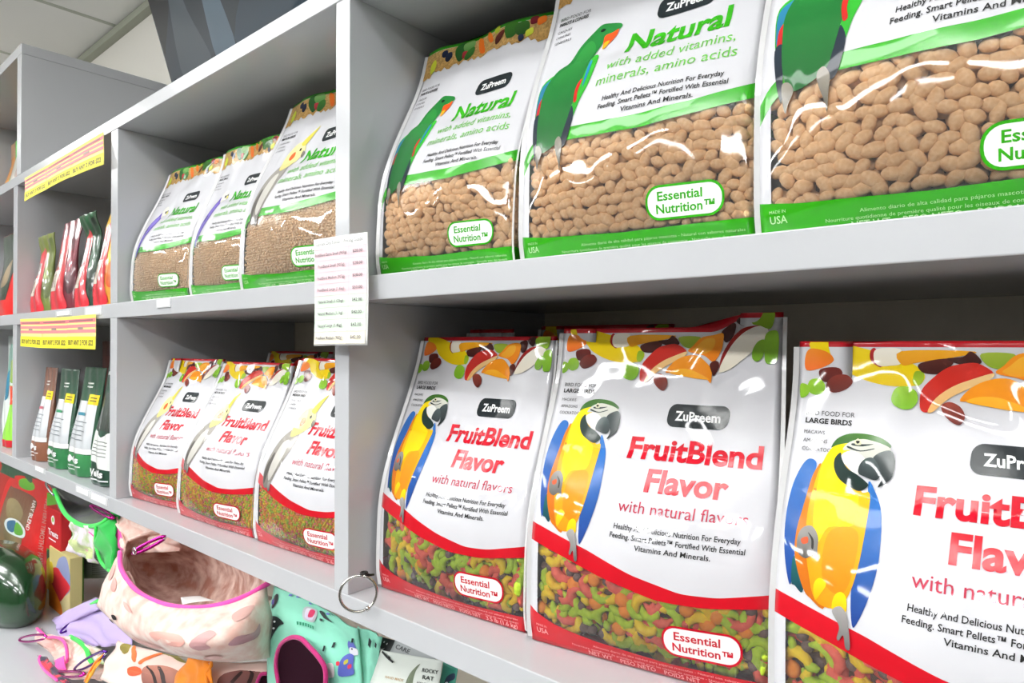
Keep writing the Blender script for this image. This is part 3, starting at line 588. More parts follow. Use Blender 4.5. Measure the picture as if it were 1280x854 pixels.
# ------------------------------------------------------------------ ring at the foot of the upright
rc = at(448, 742.5, .481); rr_ = .0215
rg_ = empty('metal_ring', rc); tag(rg_, 'open silver hinged metal ring hanging at the foot of the upright', 'ring')
nv = (-rc).normalized(); nv = Vector((nv.x, nv.y, 0)).normalized(); e1 = Vector((0, 0, 1)).cross(nv).normalized(); e2 = nv.cross(e1)
def rp(a, r=rr_): return r*(math.cos(math.radians(a))*e1+math.sin(math.radians(a))*e2)
MB().tube([rp(a) for a in range(-60, 76, 9)], .0017, 8).build('ring_half', m_steel, rg_)
MB().tube([rp(a) for a in range(75, 292, 9)], .0017, 8).build('ring_half', m_steel, rg_)
MB().tube([rp(-66), rp(-54)], .0030, 8).build('hinge', m_steel, rg_)
hk = empty('cup_hook', (rc.x+.005, .4995, rc.z+.019)); tag(hk, 'tiny dark screw eye that holds the metal ring', 'hook')
MB().tube([(0, 0, 0), (0, -.006, .001), (0, -.012, .004)], .0016, 8).build('shank', mat('dark_steel', '3a3836', .35, 1), hk)
MB().tube([Vector((0, -.014, .006))+Vector((math.cos(a*.7)*.004, math.sin(a*.7)*.004, 0)) for a in range(9)], .0012, 6, 0, True).build('eye', MATS['dark_steel'], hk)

# ------------------------------------------------------------------ stand-up pouches
class Doy:
    def __init__(s, w, h, d, lean=.0, side=0., curl=0., pinch=.1, boxy=.3): s.w, s.h, s.d, s.lean, s.side, s.curl, s.pinch, s.boxy = w, h, d, lean, side, curl, pinch, boxy
    def F(s, a, b, sg=-1):
        a, b = np.broadcast_arrays(np.asarray(a, float), np.asarray(b, float))
        p = (1-smooth01(b, .12, .9)*.95); e = np.clip(1-np.abs(a)**(2+4*s.boxy), 0, 1)
        x = a*s.w/2*(1-s.pinch*np.sin(np.pi*np.clip((b-.1)/.9, 0, 1))*.5)+s.side*b**2
        y = sg*(s.d/2*p*(s.boxy*.4+(1-s.boxy*.4)*e)+.0006)+s.lean*b**2+s.curl*smooth01(b, .75, 1)
        y = y+.0015*np.sin(9*a+14*b)*e*sg*-1
        return np.stack([x, y, b*s.h], -1)
def pouch(label, cat, group, left, right, h, d, z0, items, bodym, seed=0, name='treat_pouch', **kw):
    L_, R_ = Vector((left[0], left[1], 0)), Vector((right[0], right[1], 0)); w_ = (R_-L_).length; rz = math.atan2(R_.y-L_.y, R_.x-L_.x)
    c = (L_+R_)/2 + Matrix.Rotation(rz, 3, 'Z') @ Vector((0, d/2, 0)); root = empty(name, (c.x, c.y, z0+.0012), rz); tag(root, label, cat, group)
    S = Doy(w_, h, d, **kw); A = np.linspace(-1, 1, 33); B = np.linspace(0, 1, 46); P = []
    for a in A: P.append([tuple(x) for x in S.F(a, B)])
    for a in A[::-1]: P.append([tuple(x) for x in S.F(a, B, 1)])
    mb = MB().grid(P, 0, True, True); n = len(P); mb.f += [[i*46 for i in range(n)][::-1], [i*46+45 for i in range(n)]]; mb.m += [0, 0]; mb.smooth += [False, False]
    mb.build('pouch', bodym, root)
    for gi, (nm, its) in enumerate(items.items()):
        v, f, cl, k = layer(its, 4); a, b = np.clip(v[:, 0]/50-1, -.995, .995), np.clip(1-v[:, 1]/150, .004, .996); e = 1e-3
        da = S.F(a+e, b)-S.F(a-e, b); db = S.F(a, b+e)-S.F(a, b-e); nn = np.cross(da, db); nn /= np.maximum(np.linalg.norm(nn, axis=1, keepdims=True), 1e-12)
        put_mesh(nm, S.F(a, b)+nn*(.0006+.0006*gi+.00008*k[:, None]), f, [m_pprint], root, cols=cl, normals=nn)
    return root
m_pprint = mat('pouch_print', 'ffffff', .3, coat=.6, attr=True, bump=(30, .3, .004, 1))
def foil(name, c): return mat('foil_'+name, c, .3, coat=.6, bump=(30, .3, .004, 1))
def seams(u0, u1, y): return tuple(at(u0, 400, y).xy), tuple(at(u1, 400, y).xy)
zb_, zc_ = ZB[1], ZS[1]
# four red treat pouches, upper left bay
specs = [((33, 52), .215, '6d7a34', ('7e8a3a', '4c5a24'), 'olive green upper corner'), ((57, 81), .235, '6a1e2c', ('8c2438', '3a1018'), 'dark berry-red upper corner'), ((88, 108), .225, '1f3a2c', ('2a5a38', '101c14'), 'dark green upper corner and curled tip'), ((111, 131), .238, 'd8902c', ('e8c820', 'd04a1c'), 'yellow and orange upper corner')]
for i, ((u0, u1), h, bc, (c1, c2), lb) in enumerate(specs):
    l_, r_ = seams(u0, u1, .522); side = [('%s' % c1, c2, [0,0, 100,0, 100,110, 84,118, 74,60, 40,36, 0,60])]
    art = {'picture': side+[(c2, c1, [60,20,90,10,96,60,84,90,70,50]), ('e8d8c8', 'c8b0a0', [30,34,40,24,52,32,50,46,36,50])],
           'red_print': [('d8343c', 'c81e2e', [0,60, 20,34, 44,24, 62,44, 78,84, 80,120, 84,150, 0,150]), ('9a9490', '6e6864', [20,62,28,54,38,56,44,70,40,82,24,84])],
           'label': [('f2ece0', 'e2d8c8', poly([(16, 84), (56, 84), (56, 118), (16, 118)], 7, False)), ('8a7464', '8a7464', poly([(22, 90), (30, 90), (30, 112), (22, 112)], 7, False)), ('8a7464', '8a7464', poly([(38, 90), (46, 90), (46, 112), (38, 112)], 7, False)), ('f0b8b8', 'f0b8b8', [20,128,27,124,32,130,26,136])]}
    pouch('red treat pouch with %s, upper left bay' % lb, 'pet treats', 'red treat pouches in the upper left bay', l_, r_, h, .05, zb_, art, foil(bc, bc), side=.014, lean=.01, curl=(-.01, .005, -.02, .01)[i], pinch=.25)
# four white-fronted pouches, lower left bay
def tall(topc, botc, scr):
    st = 'f4d818'
    return {'panel': [('e6e8ea', 'c8ccd0', poly([(8, 48), (94, 48), (96, 112), (8, 112)], 7, False)), ('f2f2f0', 'f2f2f0', poly([(4, 112), (97, 112), (97, 119), (4, 119)], 7, False)), (botc[0], botc[1], poly([(0, 120), (100, 120), (100, 150), (0, 150)], 7, False))],
            'sticker': [(st, st, poly([(56, 38), (96, 38), (96, 52), (56, 52)], 7, False)), ('4a4210', '4a4210', poly([(62, 42), (90, 42), (90, 43.5), (62, 43.5)], 7, False)), ('4a4210', '4a4210', poly([(62, 46), (90, 46), (90, 47.5), (62, 47.5)], 7, False))],
            'lettering': [('e4e4e0', 'e4e4e0', poly([(30, 22), (58, 22), (58, 24), (30, 24)], 7, False)), ('e4e4e0', 'e4e4e0', poly([(30, 27), (58, 27), (58, 29), (30, 29)], 7, False)), (scr, scr, poly([(22, 64), (60, 64), (60, 68), (22, 68)], 7, False))]
            + [('7c848a', '7c848a', poly([(14, 76+6*j), (78-9*(j % 2), 76+6*j), (78-9*(j % 2), 77.2+6*j), (14, 77.2+6*j)], 7, False)) for j in range(5)]
            + [('f4f4f4', 'f4f4f4', text2d('eMs', 12, 74, 132, 9, .04, maxlen=4)), ('dcdcdc', 'dcdcdc', poly([(12, 136), (80, 136), (80, 137.5), (12, 137.5)], 7, False)), ('dcdcdc', 'dcdcdc', poly([(12, 141), (64, 141), (64, 142.5), (12, 142.5)], 7, False))]}
for (u0, u1, y), h, tc, bc, sc, lb in (((37, 51, .522), .250, '7a5240', ('8a5a44', '7a4a34'), 'c86a78', 'brown-topped silver treat pouch with a yellow sticker, nearest the far upright'),
        ((56, 78, .524), .250, '1f4a34', ('2f7a48', '256a3c'), '3a9a6a', 'green-topped silver treat pouch leaning left beside the brown one'), ((81, 106, .526), .258, '235038', ('3a8a50', '2a6a40'), '3a8aa0', 'green-topped silver treat pouch standing straight in front of the dark one')):
    l_, r_ = seams(u0, u1, y)
    pouch(lb, 'pet treats', 'silver treat pouches in the lower left bay', l_, r_, h, .055, zc_, tall(tc, bc, sc), foil(tc, tc), side=-.028 if u0 < 60 else .0, lean=.02, pinch=.05, boxy=.6)
l_, r_ = seams(109, 134, .522)
pouch('dark green pouch with a white lower label, right beside the left upright', 'pet treats', None, l_, r_, .290, .06, zc_, {'window': [('3a443e', '2c342e', poly([(12, 45), (90, 45), (90, 88), (12, 88)], 7, False))],
    'label': [('eef0ec', 'e4e8e4', poly([(4, 88), (30, 90), (55, 96), (80, 90), (97, 88), (97, 132), (60, 130), (52, 125), (4, 122)], 7, False)), ('88c868', '88c868', [12,98,18,96,20,101,14,103]), ('88c868', '88c868', [12,107,18,105,20,110,14,112])]
    + [('6a706c', '6a706c', poly([(26, 100+4*j), (84, 100+4*j), (84, 101+4*j), (26, 101+4*j)], 7, False)) for j in range(5)],
    'sticker': [('b8a020', 'b8a020', poly([(45, 31), (80, 31), (80, 41), (45, 41)], 7, False))], 'lettering': [('dcdcd8', 'dcdcd8', poly([(14, 20), (34, 20), (34, 24), (14, 24)], 7, False)), ('f4f4f4', 'f4f4f4', text2d('WeMs', 20, 80, 140, 8, .04, maxlen=4)), ('e8e8e8', 'e8e8e8', poly([(8, 143), (90, 143), (90, 144.5), (8, 144.5)], 7, False))]}, foil('darkgreen', '1c4030'), lean=.02, pinch=.04, boxy=.6)
l_, r_ = seams(114, 150, .66)
pouch('brown pouch in the back row behind the dark green one', 'pet treats', None, l_, r_, .325, .06, zc_, {'label': [('7a3a28', '6a3020', poly([(10, 20), (90, 20), (90, 60), (10, 60)], 7, False))]}, foil('6a3426', '6a3426'), pinch=.04)

# far left column
def simple(label, u0, u1, y, h, d, z0, base, its, name='treat_pouch', cat='pet food', **kw):
    l_, r_ = seams(u0, u1, y); return pouch(label, cat, None, l_, r_, h, d, z0, its, foil(base, base), name=name, **kw)
zt = ZA[1]
simple('orange bag with a kraft paper top in the far left upper cabinet', -8, 12.5, .60, .265, .10, zt, 'd98a14', {'panel': [('d8a880', 'c89468', poly([(0, 0), (100, 0), (100, 24), (0, 34)], 7, False)), ('4a2810', 'a05a10', poly([(60, 40), (96, 38), (98, 90), (64, 96)], 7, False)), ('f0a018', 'e89018', poly([(0, 90), (100, 84), (100, 150), (0, 150)], 7, False))]}, name='orange_food_bag')
simple('bright green bag with a brown animal picture in the far left cabinet', 2, 21.5, .56, .205, .07, zt, '52cc30', {'panel': [('c8c8bc', 'a8a49a', [30,40,96,30,98,110,60,116,34,104]), ('8a5a3c', '6a4028', [58,60,74,50,92,66,94,104,70,108,60,90]), ('f0f0ea', 'f0f0ea', poly([(30, 26), (60, 22), (60, 26), (30, 30)], 7, False))]}, name='green_food_bag')
simple('red bag with a dark picture and green dot on the far left middle shelf', -16, 15.5, .55, .285, .09, zb_, 'e01c18', {'panel': [('2c4028', '1c2c18', poly([(0, 0), (100, 0), (98, 18), (76, 36), (70, 120), (0, 120)], 7, False)), ('7ad040', '5ab030', [50,16,64,10,76,18,70,30,54,30]), ('b8a078', '8a7450', [40,60,56,50,60,90,44,96])]}, name='red_food_bag')
simple('white and teal pouch hanging at the far left, under the middle shelf', 0, 12, .60, .345, .05, zc_, 'dfe8e2', {'panel': [('9cc8b8', '7ab0a0', [20,20,60,16,80,60,40,70]), ('2a8aa8', '1a6a88', [30,60,60,50,66,90,40,96]), ('a8c068', '8aa850', [50,40,96,36,96,70,60,66])]}, name='hanging_pouch')
simple('lime green pouch with an orange and red top, far left of the lower shelf', 1, 12.5, .53, .185, .05, zc_, '92d848', {'panel': [('e8502c', 'd8401c', poly([(0, 0), (100, 0), (100, 40), (0, 50)], 7, False)), ('f4b8a0', 'f4b8a0', poly([(30, 30), (90, 24), (90, 30), (30, 36)], 7, False)), ('c81c2c', 'b01424', poly([(0, 132), (100, 132), (100, 150), (0, 150)], 7, False))]}, pinch=.3)
# ------------------------------------------------------------------ below the shelves: base cupboard top, small-animal goods
ZL = -.85
base = empty('base_cabinet', (-1.5, .5, ZF)); tag(base, 'pale grey counter-like base cupboard under the shelving', 'cabinet')
part('counter_top', (-3.1, .12, ZL-.035), (.1, .95, ZL), root=base); part('front_panel', (-3.08, .16, ZF+.001), (.08, .18, ZL-.036), root=base); part('back_panel', (-3.06, .93, ZL+.001), (.08, .94, ZS[0]-.001), MATS['beige_backing'], root=base)
def lofted(rows, nu=24, nv=14):
    """rows: polylines of world points; resampled and joined by smooth curves"""
    def res(pts, n):
        P = [np.array(p, float) for p in pts]
        if len(P) < 3: return [P[0]*(1-i/(n-1))+P[-1]*i/(n-1) for i in range(n)]
        P = [2*P[0]-P[1]]+P+[2*P[-1]-P[-2]]; out = []
        for i in range(n):
            t = i/(n-1)*(len(P)-3); k = min(int(t), len(P)-4); t -= k; p0, p1, p2, p3 = P[k:k+4]
            out.append(.5*((2*p1)+(-p0+p2)*t+(2*p0-5*p1+4*p2-p3)*t*t+(-p0+3*p1-3*p2+p3)*t**3))
        return out
    R_ = [res(r, nu) for r in rows]; return np.array([res([r[i] for r in R_], nv) for i in range(nu)])     # [nu][nv][3]
def px(pts): return [at(*p) for p in pts]
def cloth(name, m, root, rows, nu=24, nv=14, thick=.0025, amp=.004, seed=1, tube_edges=None):
    G_ = lofted([px(r) for r in rows], nu, nv); rg = random.Random(seed); ph = [rg.uniform(0, 6) for _ in range(4)]
    s, t = np.meshgrid(np.linspace(0, 1, nu), np.linspace(0, 1, nv), indexing='ij')
    G_[..., 1] += amp*(np.sin(9*s+5*t+ph[0])+.7*np.sin(17*s-8*t+ph[1])+.5*np.sin(13*t+4*s+ph[2]))
    G_[..., 2] = np.maximum(G_[..., 2], ZL+thick/2+.001)
    c = np.array(root.location); MB().grid([[tuple(p-c) for p in r] for r in G_]).build(name, m, root, solid=thick)
    return G_-c
def trim(name, m, root, pts, r=.004, isworld=False):
    c = Vector(root.location); P = pts if isworld else [p-c for p in px(pts)]
    G_ = lofted([P, P], max(12, len(P)*5), 2)[:, 0]; G_[:, 2] = np.maximum(G_[:, 2], ZL+r+.001-c.z); return MB().tube([tuple(p) for p in G_], r, 8).build(name, m, root)
def prints(name, G_, items, root, m=None, off=.0022):
    """print laid on a cloth grid; coordinates 0..100 across and down"""
    v, f, cl, k = layer(items, 4); nu, nv = G_.shape[:2]; a = np.clip(v[:, 0]/100*(nu-1), 0, nu-1.001); b = np.clip(v[:, 1]/100*(nv-1), 0, nv-1.001)
    i, j = a.astype(int), b.astype(int); x, y = (a-i)[:, None], (b-j)[:, None]
    P = G_[i, j]*(1-x)*(1-y)+G_[i+1, j]*x*(1-y)+G_[i, j+1]*(1-x)*y+G_[i+1, j+1]*x*y
    n = np.cross(G_[i+1, j]-G_[i, j], G_[i, j+1]-G_[i, j]); n /= np.linalg.norm(n, axis=1, keepdims=True)
    w_ = P+np.array(root.location); sg = np.sign((n*-w_).sum(1, keepdims=True)); P = P+n*sg*(off+.0001*k[:, None])
    return put_mesh(name, P, f, [m or m_card], root, smooth=True, cols=cl)
def carabiner(label, p, q, wd, c1, c2=None, grp='carabiner clips of the hammocks', name='carabiner'):
    p, q = Vector(p), Vector(q); c = (p+q)/2; root = empty(name, c); tag(root, label, 'clip', grp)
    ax = (q-p)/2; view = (-c).normalized(); sd = ax.cross(view).normalized()*wd; loop = [ax*math.cos(t)*(1 if abs(math.cos(t)) < .98 else 1)+sd*math.sin(t) for t in [k*math.pi/12 for k in range(24)]]
    cols_ = {'s': m_steel, 'm': m_mag, 'v': m_vio}
    MB().tube(loop[2:23]+[loop[0]], .003, 8).build('body', cols_[c1], root); MB().tube([loop[1]*1.02, loop[4], loop[8]], .0024, 8).build('gate', cols_[c2 or 's'], root)
    return root
m_mag = mat('magenta_anodised', 'b8208a', .22, .8); m_vio = mat('violet_anodised', '5a2890', .22, .8)
fab = lambda n, c, nz=None, **k: mat('fabric_'+n, c, .85, bump=(500, .3, .0008, 2), noise=nz, sheen=.2, **k)
m_pink = fab('pink_print', 'f3ddd2', (42, 'e3b4a6', .16)); m_pinkin = fab('pink_lining', 'e9cfc2', (34, 'b07a68', .16)); m_hot = fab('hot_pink', 'f04fa8'); m_gfl = fab('green_fleece', '12a03a'); m_gtrim = fab('green_trim', '2fd04a')
m_lil = fab('lilac_fleece', 'b9a6d6'); m_mint = fab('mint', '97e3c8', (7, '7fd2b6', .3)); m_dino = fab('dinosaur_print', 'ddd0dc', (22, 'a8bc84', .06)); m_dark = fab('dark_grey_fleece', '3c3a46', (14, '4f5648', .1)); m_flor = fab('floral', 'f2cfc4', (16, 'f6dcd0', .2)); m_org = fab('orange_fleece', 'ef8a12'); m_wine = mat('fabric_wine_fleece', '220614', .95, spec=.1); m_navy = fab('navy_red_print', '1c1c38', (24, 'd8203a', .06))
m_tmag = fab('magenta_trim', 'b01868')

# pink printed pouch
r = empty('pouch_hammock', at(235, 740, .48)); tag(r, 'pale pink printed pouch hammock with hot pink rim hanging open under the shelf', 'hammock')
rim_f = [(150, 690, .455), (152, 712, .44), (170, 738, .43), (200, 754, .435), (235, 760, .445), (272, 757, .47), (308, 745, .50), (336, 729, .535)]
rim_b = [(150, 690, .455), (160, 676, .50), (182, 668, .53), (208, 664, .56), (240, 672, .59), (275, 690, .60), (308, 708, .585), (336, 729, .535)]
cloth('inner_cloth', m_pinkin, r, [rim_b, [(152, 700, .46), (166, 705, .53), (190, 712, .57), (215, 715, .60), (245, 722, .62), (275, 728, .62), (305, 735, .60), (333, 738, .545)], [(154, 712, .45), (172, 738, .50), (200, 752, .54), (225, 762, .56), (250, 768, .58), (280, 770, .58), (305, 765, .57), (333, 750, .54)], [(156, 716, .45), (172, 745, .46), (200, 765, .47), (235, 775, .48), (255, 778, .50), (280, 775, .52), (308, 765, .53), (334, 745, .54)]], 28, 16, amp=.006, seed=3)
Gp = cloth('outer_cloth', m_pink, r, [rim_f, [(143, 705, .445), (146, 735, .425), (168, 765, .412), (200, 782, .412), (238, 788, .42), (275, 786, .445), (310, 775, .48), (336, 752, .53)], [(131, 730, .44), (134, 762, .42), (160, 790, .41), (200, 806, .41), (240, 810, .42), (280, 808, .445), (315, 800, .485), (337, 785, .53)], [(122, 757, .45), (138, 778, .44), (165, 797, .435), (200, 811, .44), (240, 821, .45), (280, 826, .47), (315, 826, .50), (338, 822, .54)]], 32, 16, amp=.003, seed=4)
prints('printed_animals', Gp, [('e8b0a4', 'dca094', [38,50,44,42,52,44,55,54,52,62,46,60,49,54,44,52,41,60]), ('d0a4a0', 'c08e90', [60,44,66,36,70,42,64,54,66,64,61,68,57,58]), ('c89aa0', 'b88890', [74,60,80,52,88,56,92,50,90,64,82,66,75,66]), ('e6aca4', 'd8988e', [10,28,14,26,15,38,11,40]), ('d8a8a0', 'caa09a', [2,30,6,20,8,36,5,44]), ('cfa49c', 'cfa49c', [78,20,84,16,90,22,86,30,80,30]),
    ('eab8ae', 'e0a8a0', [22,34,25,30,28,36,24,40]), ('1a1414', '1a1414', [20,58,21.4,55,22.8,58,21.4,61]), ('1a1414', '1a1414', [19,68,20.2,65,21.6,68,20.2,71]), ('eab4ac', 'e2a8a0', [30,80,36,74,44,80,40,90,32,88]), ('e8b6ae', 'dca8a0', [64,84,68,80,72,86,66,90])], r)
trim('rim_binding', m_hot, r, rim_f, .0042); trim('back_binding', m_pink, r, rim_b[1:], .003); trim('corner_binding', m_hot, r, [(150, 690, .455), (149, 700, .452), (152, 712, .44)], .004)
# grommet and label inside
MB().tube([at(168, 689, .448)-Vector(r.location)+Vector((math.cos(a*.6)*.006, 0, math.sin(a*.6)*.006)) for a in range(11)], .0015, 6, 0, True).build('grommet', m_steel, r)
sheet_card('paper_label', 'white paper label lying inside the pale pink pouch', 'label', [at(226, 747, .50), at(250, 745, .53), at(268, 752, .53), at(228, 757, .49)], 100, 60, {}, bow=.001)
carabiner('pink and silver carabiner on the left corner of the pale pink pouch', at(166, 692, .45), at(207, 671, .49), .0045, 'm', 's')
# pink printed strap panel behind it
r = empty('folded_hammock', at(170, 665, .56)); tag(r, 'pink printed cloth with hot pink side hanging behind the pouch under the shelf', 'hammock')
cloth('cloth', m_pink, r, [[(140, 640, .54), (165, 643, .545), (190, 652, .55), (232, 672, .56)], [(150, 665, .53), (172, 668, .535), (196, 672, .545), (225, 680, .56)], [(160, 690, .53), (180, 690, .535), (200, 690, .54), (222, 690, .56)]], 26, 8, amp=.006, seed=8)
cloth('hot_pink_side', m_hot, r, [[(146, 646, .535), (140, 650, .53)], [(152, 665, .53), (139, 660, .525)], [(158, 690, .525), (147, 685, .52)]], 5, 9, amp=.001); trim('seam', m_pinkin, r, [(144, 642, .532), (152, 665, .525), (160, 690, .522)], .002)

# green trimmed hammock, left
r = empty('corner_hammock', at(115, 640, .54)); tag(r, 'green-trimmed hammock with dark lining and dinosaur print slung under the shelf', 'hammock')
rim = [(68, 612, .54), (80, 640, .53), (96, 654, .52), (112, 658, .515), (128, 654, .515), (143, 640, .53)]
cloth('dark_lining', m_dark, r, [[(70, 606, .60), (90, 612, .64), (115, 622, .66), (145, 636, .62)], [(78, 625, .58), (95, 630, .61), (115, 634, .62), (140, 640, .58)], rim[0:1]+rim[1:]], 22, 10, seed=5)
Gd = cloth('printed_cloth', m_dino, r, [[(92, 652, .522), (104, 656, .516), (120, 657, .514)], [(87, 672, .525), (102, 680, .516), (120, 688, .513)], [(84, 686, .53), (102, 696, .52), (122, 705, .516)]], 12, 10, seed=6)
prints('printed_shapes', Gd, [('c8d498', 'b0c080', [0,62,20,48,50,46,80,56,96,80,70,90,40,84,10,80]), ('d8a8a8', 'd0a0a0', [60,62,66,58,70,66,64,70])], r)
cloth('green_fleece', m_gfl, r, [[(120, 657, .512), (132, 654, .515), (144, 640, .53), (150, 645, .54)], [(121, 680, .512), (135, 682, .508), (146, 678, .52), (150, 676, .54)], [(124, 700, .514), (136, 712, .508), (148, 714, .515), (151, 700, .54)]], 12, 12, seed=7)
trim('green_rim', m_gtrim, r, rim, .0052); trim('flap_rim', m_gtrim, r, [(120, 657, .510), (120, 680, .508), (126, 702, .508), (138, 714, .505), (149, 716, .512)], .0035); trim('flap_edge', m_hot, r, [(92, 653, .52), (105, 660, .514), (119, 672, .512)], .0012)
carabiner('silver and violet carabiner clipping the green-trimmed hammock, far left', at(58, 603, .535), at(69, 619, .535), .0045, 's', 'v')
carabiner('magenta carabiner between the green-trimmed hammock and the pink cloth', at(113, 632, .52), at(142, 648, .52), .0045, 'm', 'm')

# mint pouch with llamas
r = empty('mint_hammock', at(410, 800, .54)); tag(r, 'mint green hammock with llama print and a dark wine red opening', 'hammock')
Gm = cloth('mint_cloth', m_mint, r, [[(341, 733, .545), (375, 745, .542), (415, 768, .540), (449, 786, .545)], [(338, 775, .54), (375, 785, .534), (415, 800, .535), (449, 815, .545)], [(335, 830, .54), (375, 840, .53), (415, 850, .532), (450, 858, .545)], [(334, 900, .55), (375, 905, .54), (415, 910, .54), (450, 915, .55)]], 30, 24, amp=.002, seed=9)
cloth('mint_side', m_mint, r, [[(448, 783, .550), (465, 790, .556), (477, 797, .560)], [(450, 820, .552), (464, 825, .556), (472, 830, .560)], [(452, 860, .555), (462, 862, .558), (470, 865, .562)]], 12, 10, amp=.002, seed=10)
mo = [(348, 854, .515), (345, 830, .515), (350, 808, .515), (362, 798, .515), (375, 798, .515), (386, 808, .515), (400, 824, .515), (407, 840, .515), (406, 870, .515)]
cloth('wine_lining', m_wine, r, [mo, [(x, max(y, 832), .518) for x, y, _ in mo], [(350, 905, .517), (358, 905, .517), (365, 905, .517), (372, 905, .517), (380, 905, .517), (388, 905, .517), (394, 905, .517), (399, 905, .517), (403, 905, .517)]], 22, 8, amp=.0, seed=2)
trim('opening_binding', m_tmag, r, mo, .0034)
def mp(pts):           # pixel outline of a print into the cloth's own 0..100 frame
    out = []
    for x, y in zip(pts[0::2], pts[1::2]): top = 733+(x-341)*.49; out += [(x-339)/110*100, (y-top)/((900+(x-334)*.1)-top)*100]
    return out
pr = []
for a, b, q in (('2a2f34', '2a2f34', [344,748,349,746,350,756,346,766,342,770,342,757]), ('4a4a9a', '4a4a9a', [341,756,344,756,344,763,341,763]), ('232a2c', '232a2c', [340,786,345,782,352,785,358,794,352,797,346,808,343,816,338,818,338,798]), ('c0c4c8', 'c0c4c8', [382,768,397,768,392,791,380,788]), ('f3eef6', 'd8d0ea', [384,770,394,770,390,788,382,786]), ('e83a70', 'e04068', [389,770,395,770,391,782,385,784]),
    ('6a74c8', '5a62b0', [436,828,434,818,437,810,440,815,442,808,444,816,446,822,444,832,438,834]), ('efeef2', 'dcdce6', [437,822,446,822,449,826,449,831,440,833,436,829]), ('1c1c24', '1c1c24', [439,823,441,823,441,825,439,825]), ('5c68bc', '4c58a8', [428,836,436,831,442,834,440,846,440,856,424,856,424,846]), ('d03040', 'd03040', [422,840,425,840,425,844,422,844]), ('c0b83a', 'c0b83a', [430,840,434,838,434,842,430,844]), ('c83050', 'c83050', [434,845,438,844,438,848,434,849]), ('f4f0f0', 'e8e0e0', [408,844,418,842,418,856,408,856]), ('b8c83a', 'a8b830', [404,846,408,845,408,856,404,856])): pr.append((a, b, mp(q)))
for x, y, dx, dy in ((443, 802, 4, 9), (418, 816, 4, 7), (406, 822, 4, 7)): pr.append(('1c2a2c', '1c2a2c', poly([tuple(np.array(mp([x+i, y+j]))) for i, j in ((0, 0), (2.5, 0), (2.5-dx*.5, dy), (-dx*.5, dy))], 4, False)))
for x, y in ((366, 747), (374, 750), (389, 756), (408, 768)): pr.append(('6a78c8', '6a78c8', poly([tuple(np.array(mp([x+i, y+j]))) for i, j in ((0, 0), (3, 1), (2, 4), (-1, 3))], 4, False)))
for q in ([401,767,404,768,408,776,415,782,414,783,406,778,401,770], [408,764,414,770,416,770,410,763], [402,780,405,781,404,784,402,783]): pr.append(('1c2a2c', '1c2a2c', mp(q)))
for x, y in ((343, 792), (349, 790), (343, 800), (348, 799), (342, 809)): pr.append(('e8eef0', 'e8eef0', mp([x-1.3, y, x, y-1.6, x+1.3, y, x, y+1.6])))
for k in range(7): x = 375+k*2.8; pr.append(('1f8a64', '1f8a64', poly([tuple(np.array(mp([x+i, 791+k*.9+j]))) for i, j in ((0, 0), (2, .3), (1.8, 5), (.2, 4.7))], 4, False)))
prints('llama_print', Gm, pr, r)
prints('side_marks', np.array(lofted([px(q) for q in ([(448, 783, .547), (465, 790, .552), (477, 797, .556)], [(450, 820, .549), (464, 825, .552), (472, 830, .556)], [(452, 860, .552), (462, 862, .554), (470, 865, .558)])], 12, 10))-np.array(r.location), [('1c2a2c', '1c2a2c', poly([(44, 10), (56, 14), (50, 28), (40, 24)], 4, False)), ('1c2a2c', '1c2a2c', poly([(76, 12), (86, 14), (84, 22), (74, 20)], 4, False))], r, off=.003)
# tags by it
hrat = [('5c6a52', '4a5844', [56,30,64,16,72,12,66,26,64,50,62,80,52,100,46,96,52,70]), ('8a9078', '7a8068', [58,34,63,26,62,60,56,84,54,70])]
T_ = lambda s, cx, y0, y1, cap: (lambda vf: (np.stack([cx+(vf[0][:, 1]), y0+vf[0][:, 0]], 1), [q for q in vf[1]]))(text2d(s, 0, y1-y0, 0, cap, .02, maxlen=0, down=False))
sheet_card('swing_tag', 'pale grey-green swing tag lettered ROCKY RAT HAMMOCK with an animal drawing', 'tag', [at(476, 813, .552), at(553, 826, .548), at(546, 880, .54), at(462, 862, .545)], 150, 100,
    {'drawing': [('67725c', '56614c', [92,98,84,70,86,44,96,24,104,16,98,34,98,60,104,90,110,98])], 'lettering': [('2a2e2a', '2a2e2a', text2d('ROCKY', 112, 146, 32, 9, .02, maxlen=0)), ('2a2e2a', '2a2e2a', text2d('RAT', 116, 140, 48, 9, .02, maxlen=0)), ('2a2e2a', '2a2e2a', text2d('HAMMOCK', 108, 148, 64, 9, .02, maxlen=0)), ('a88a60', 'a88a60', text2d('HAND MADE', 34, 78, 62, 6, .01, maxlen=0))], 'hole': [('1c1c1a', '1c1c1a', [24,14,28,10,33,14,29,19])]}, base='c9cfc8', bow=.002)
trim('tag_cord', mat('black_cord', '16181a', .7), r, [(478, 815, .548), (484, 822, .545), (491, 828, .545)], .0012)
sheet_card('black_card', 'black card with white marks behind the swing tag', 'card', [at(475, 796, .575), at(495, 801, .575), at(487, 818, .57), at(470, 814, .57)], 100, 80, {'marks': [('dcdcdc', 'dcdcdc', [38,18,44,16,44,26,38,24]), ('dcdcdc', 'dcdcdc', [60,24,66,22,66,32,60,30]), ('dcdcdc', 'dcdcdc', [36,50,46,58,62,54,66,48,60,62,46,66])]}, base='18181a')
sheet_card('grey_card', 'grey card with dark lettering behind the swing tag', 'card', [at(494, 800, .572), at(545, 822, .572), at(540, 835, .565), at(488, 818, .565)], 100, 40, {'lettering': [('3a3c3c', '3a3c3c', text2d('CARE', 8, 44, 20, 12, .02, maxlen=0))]}, base='9ea3a3')
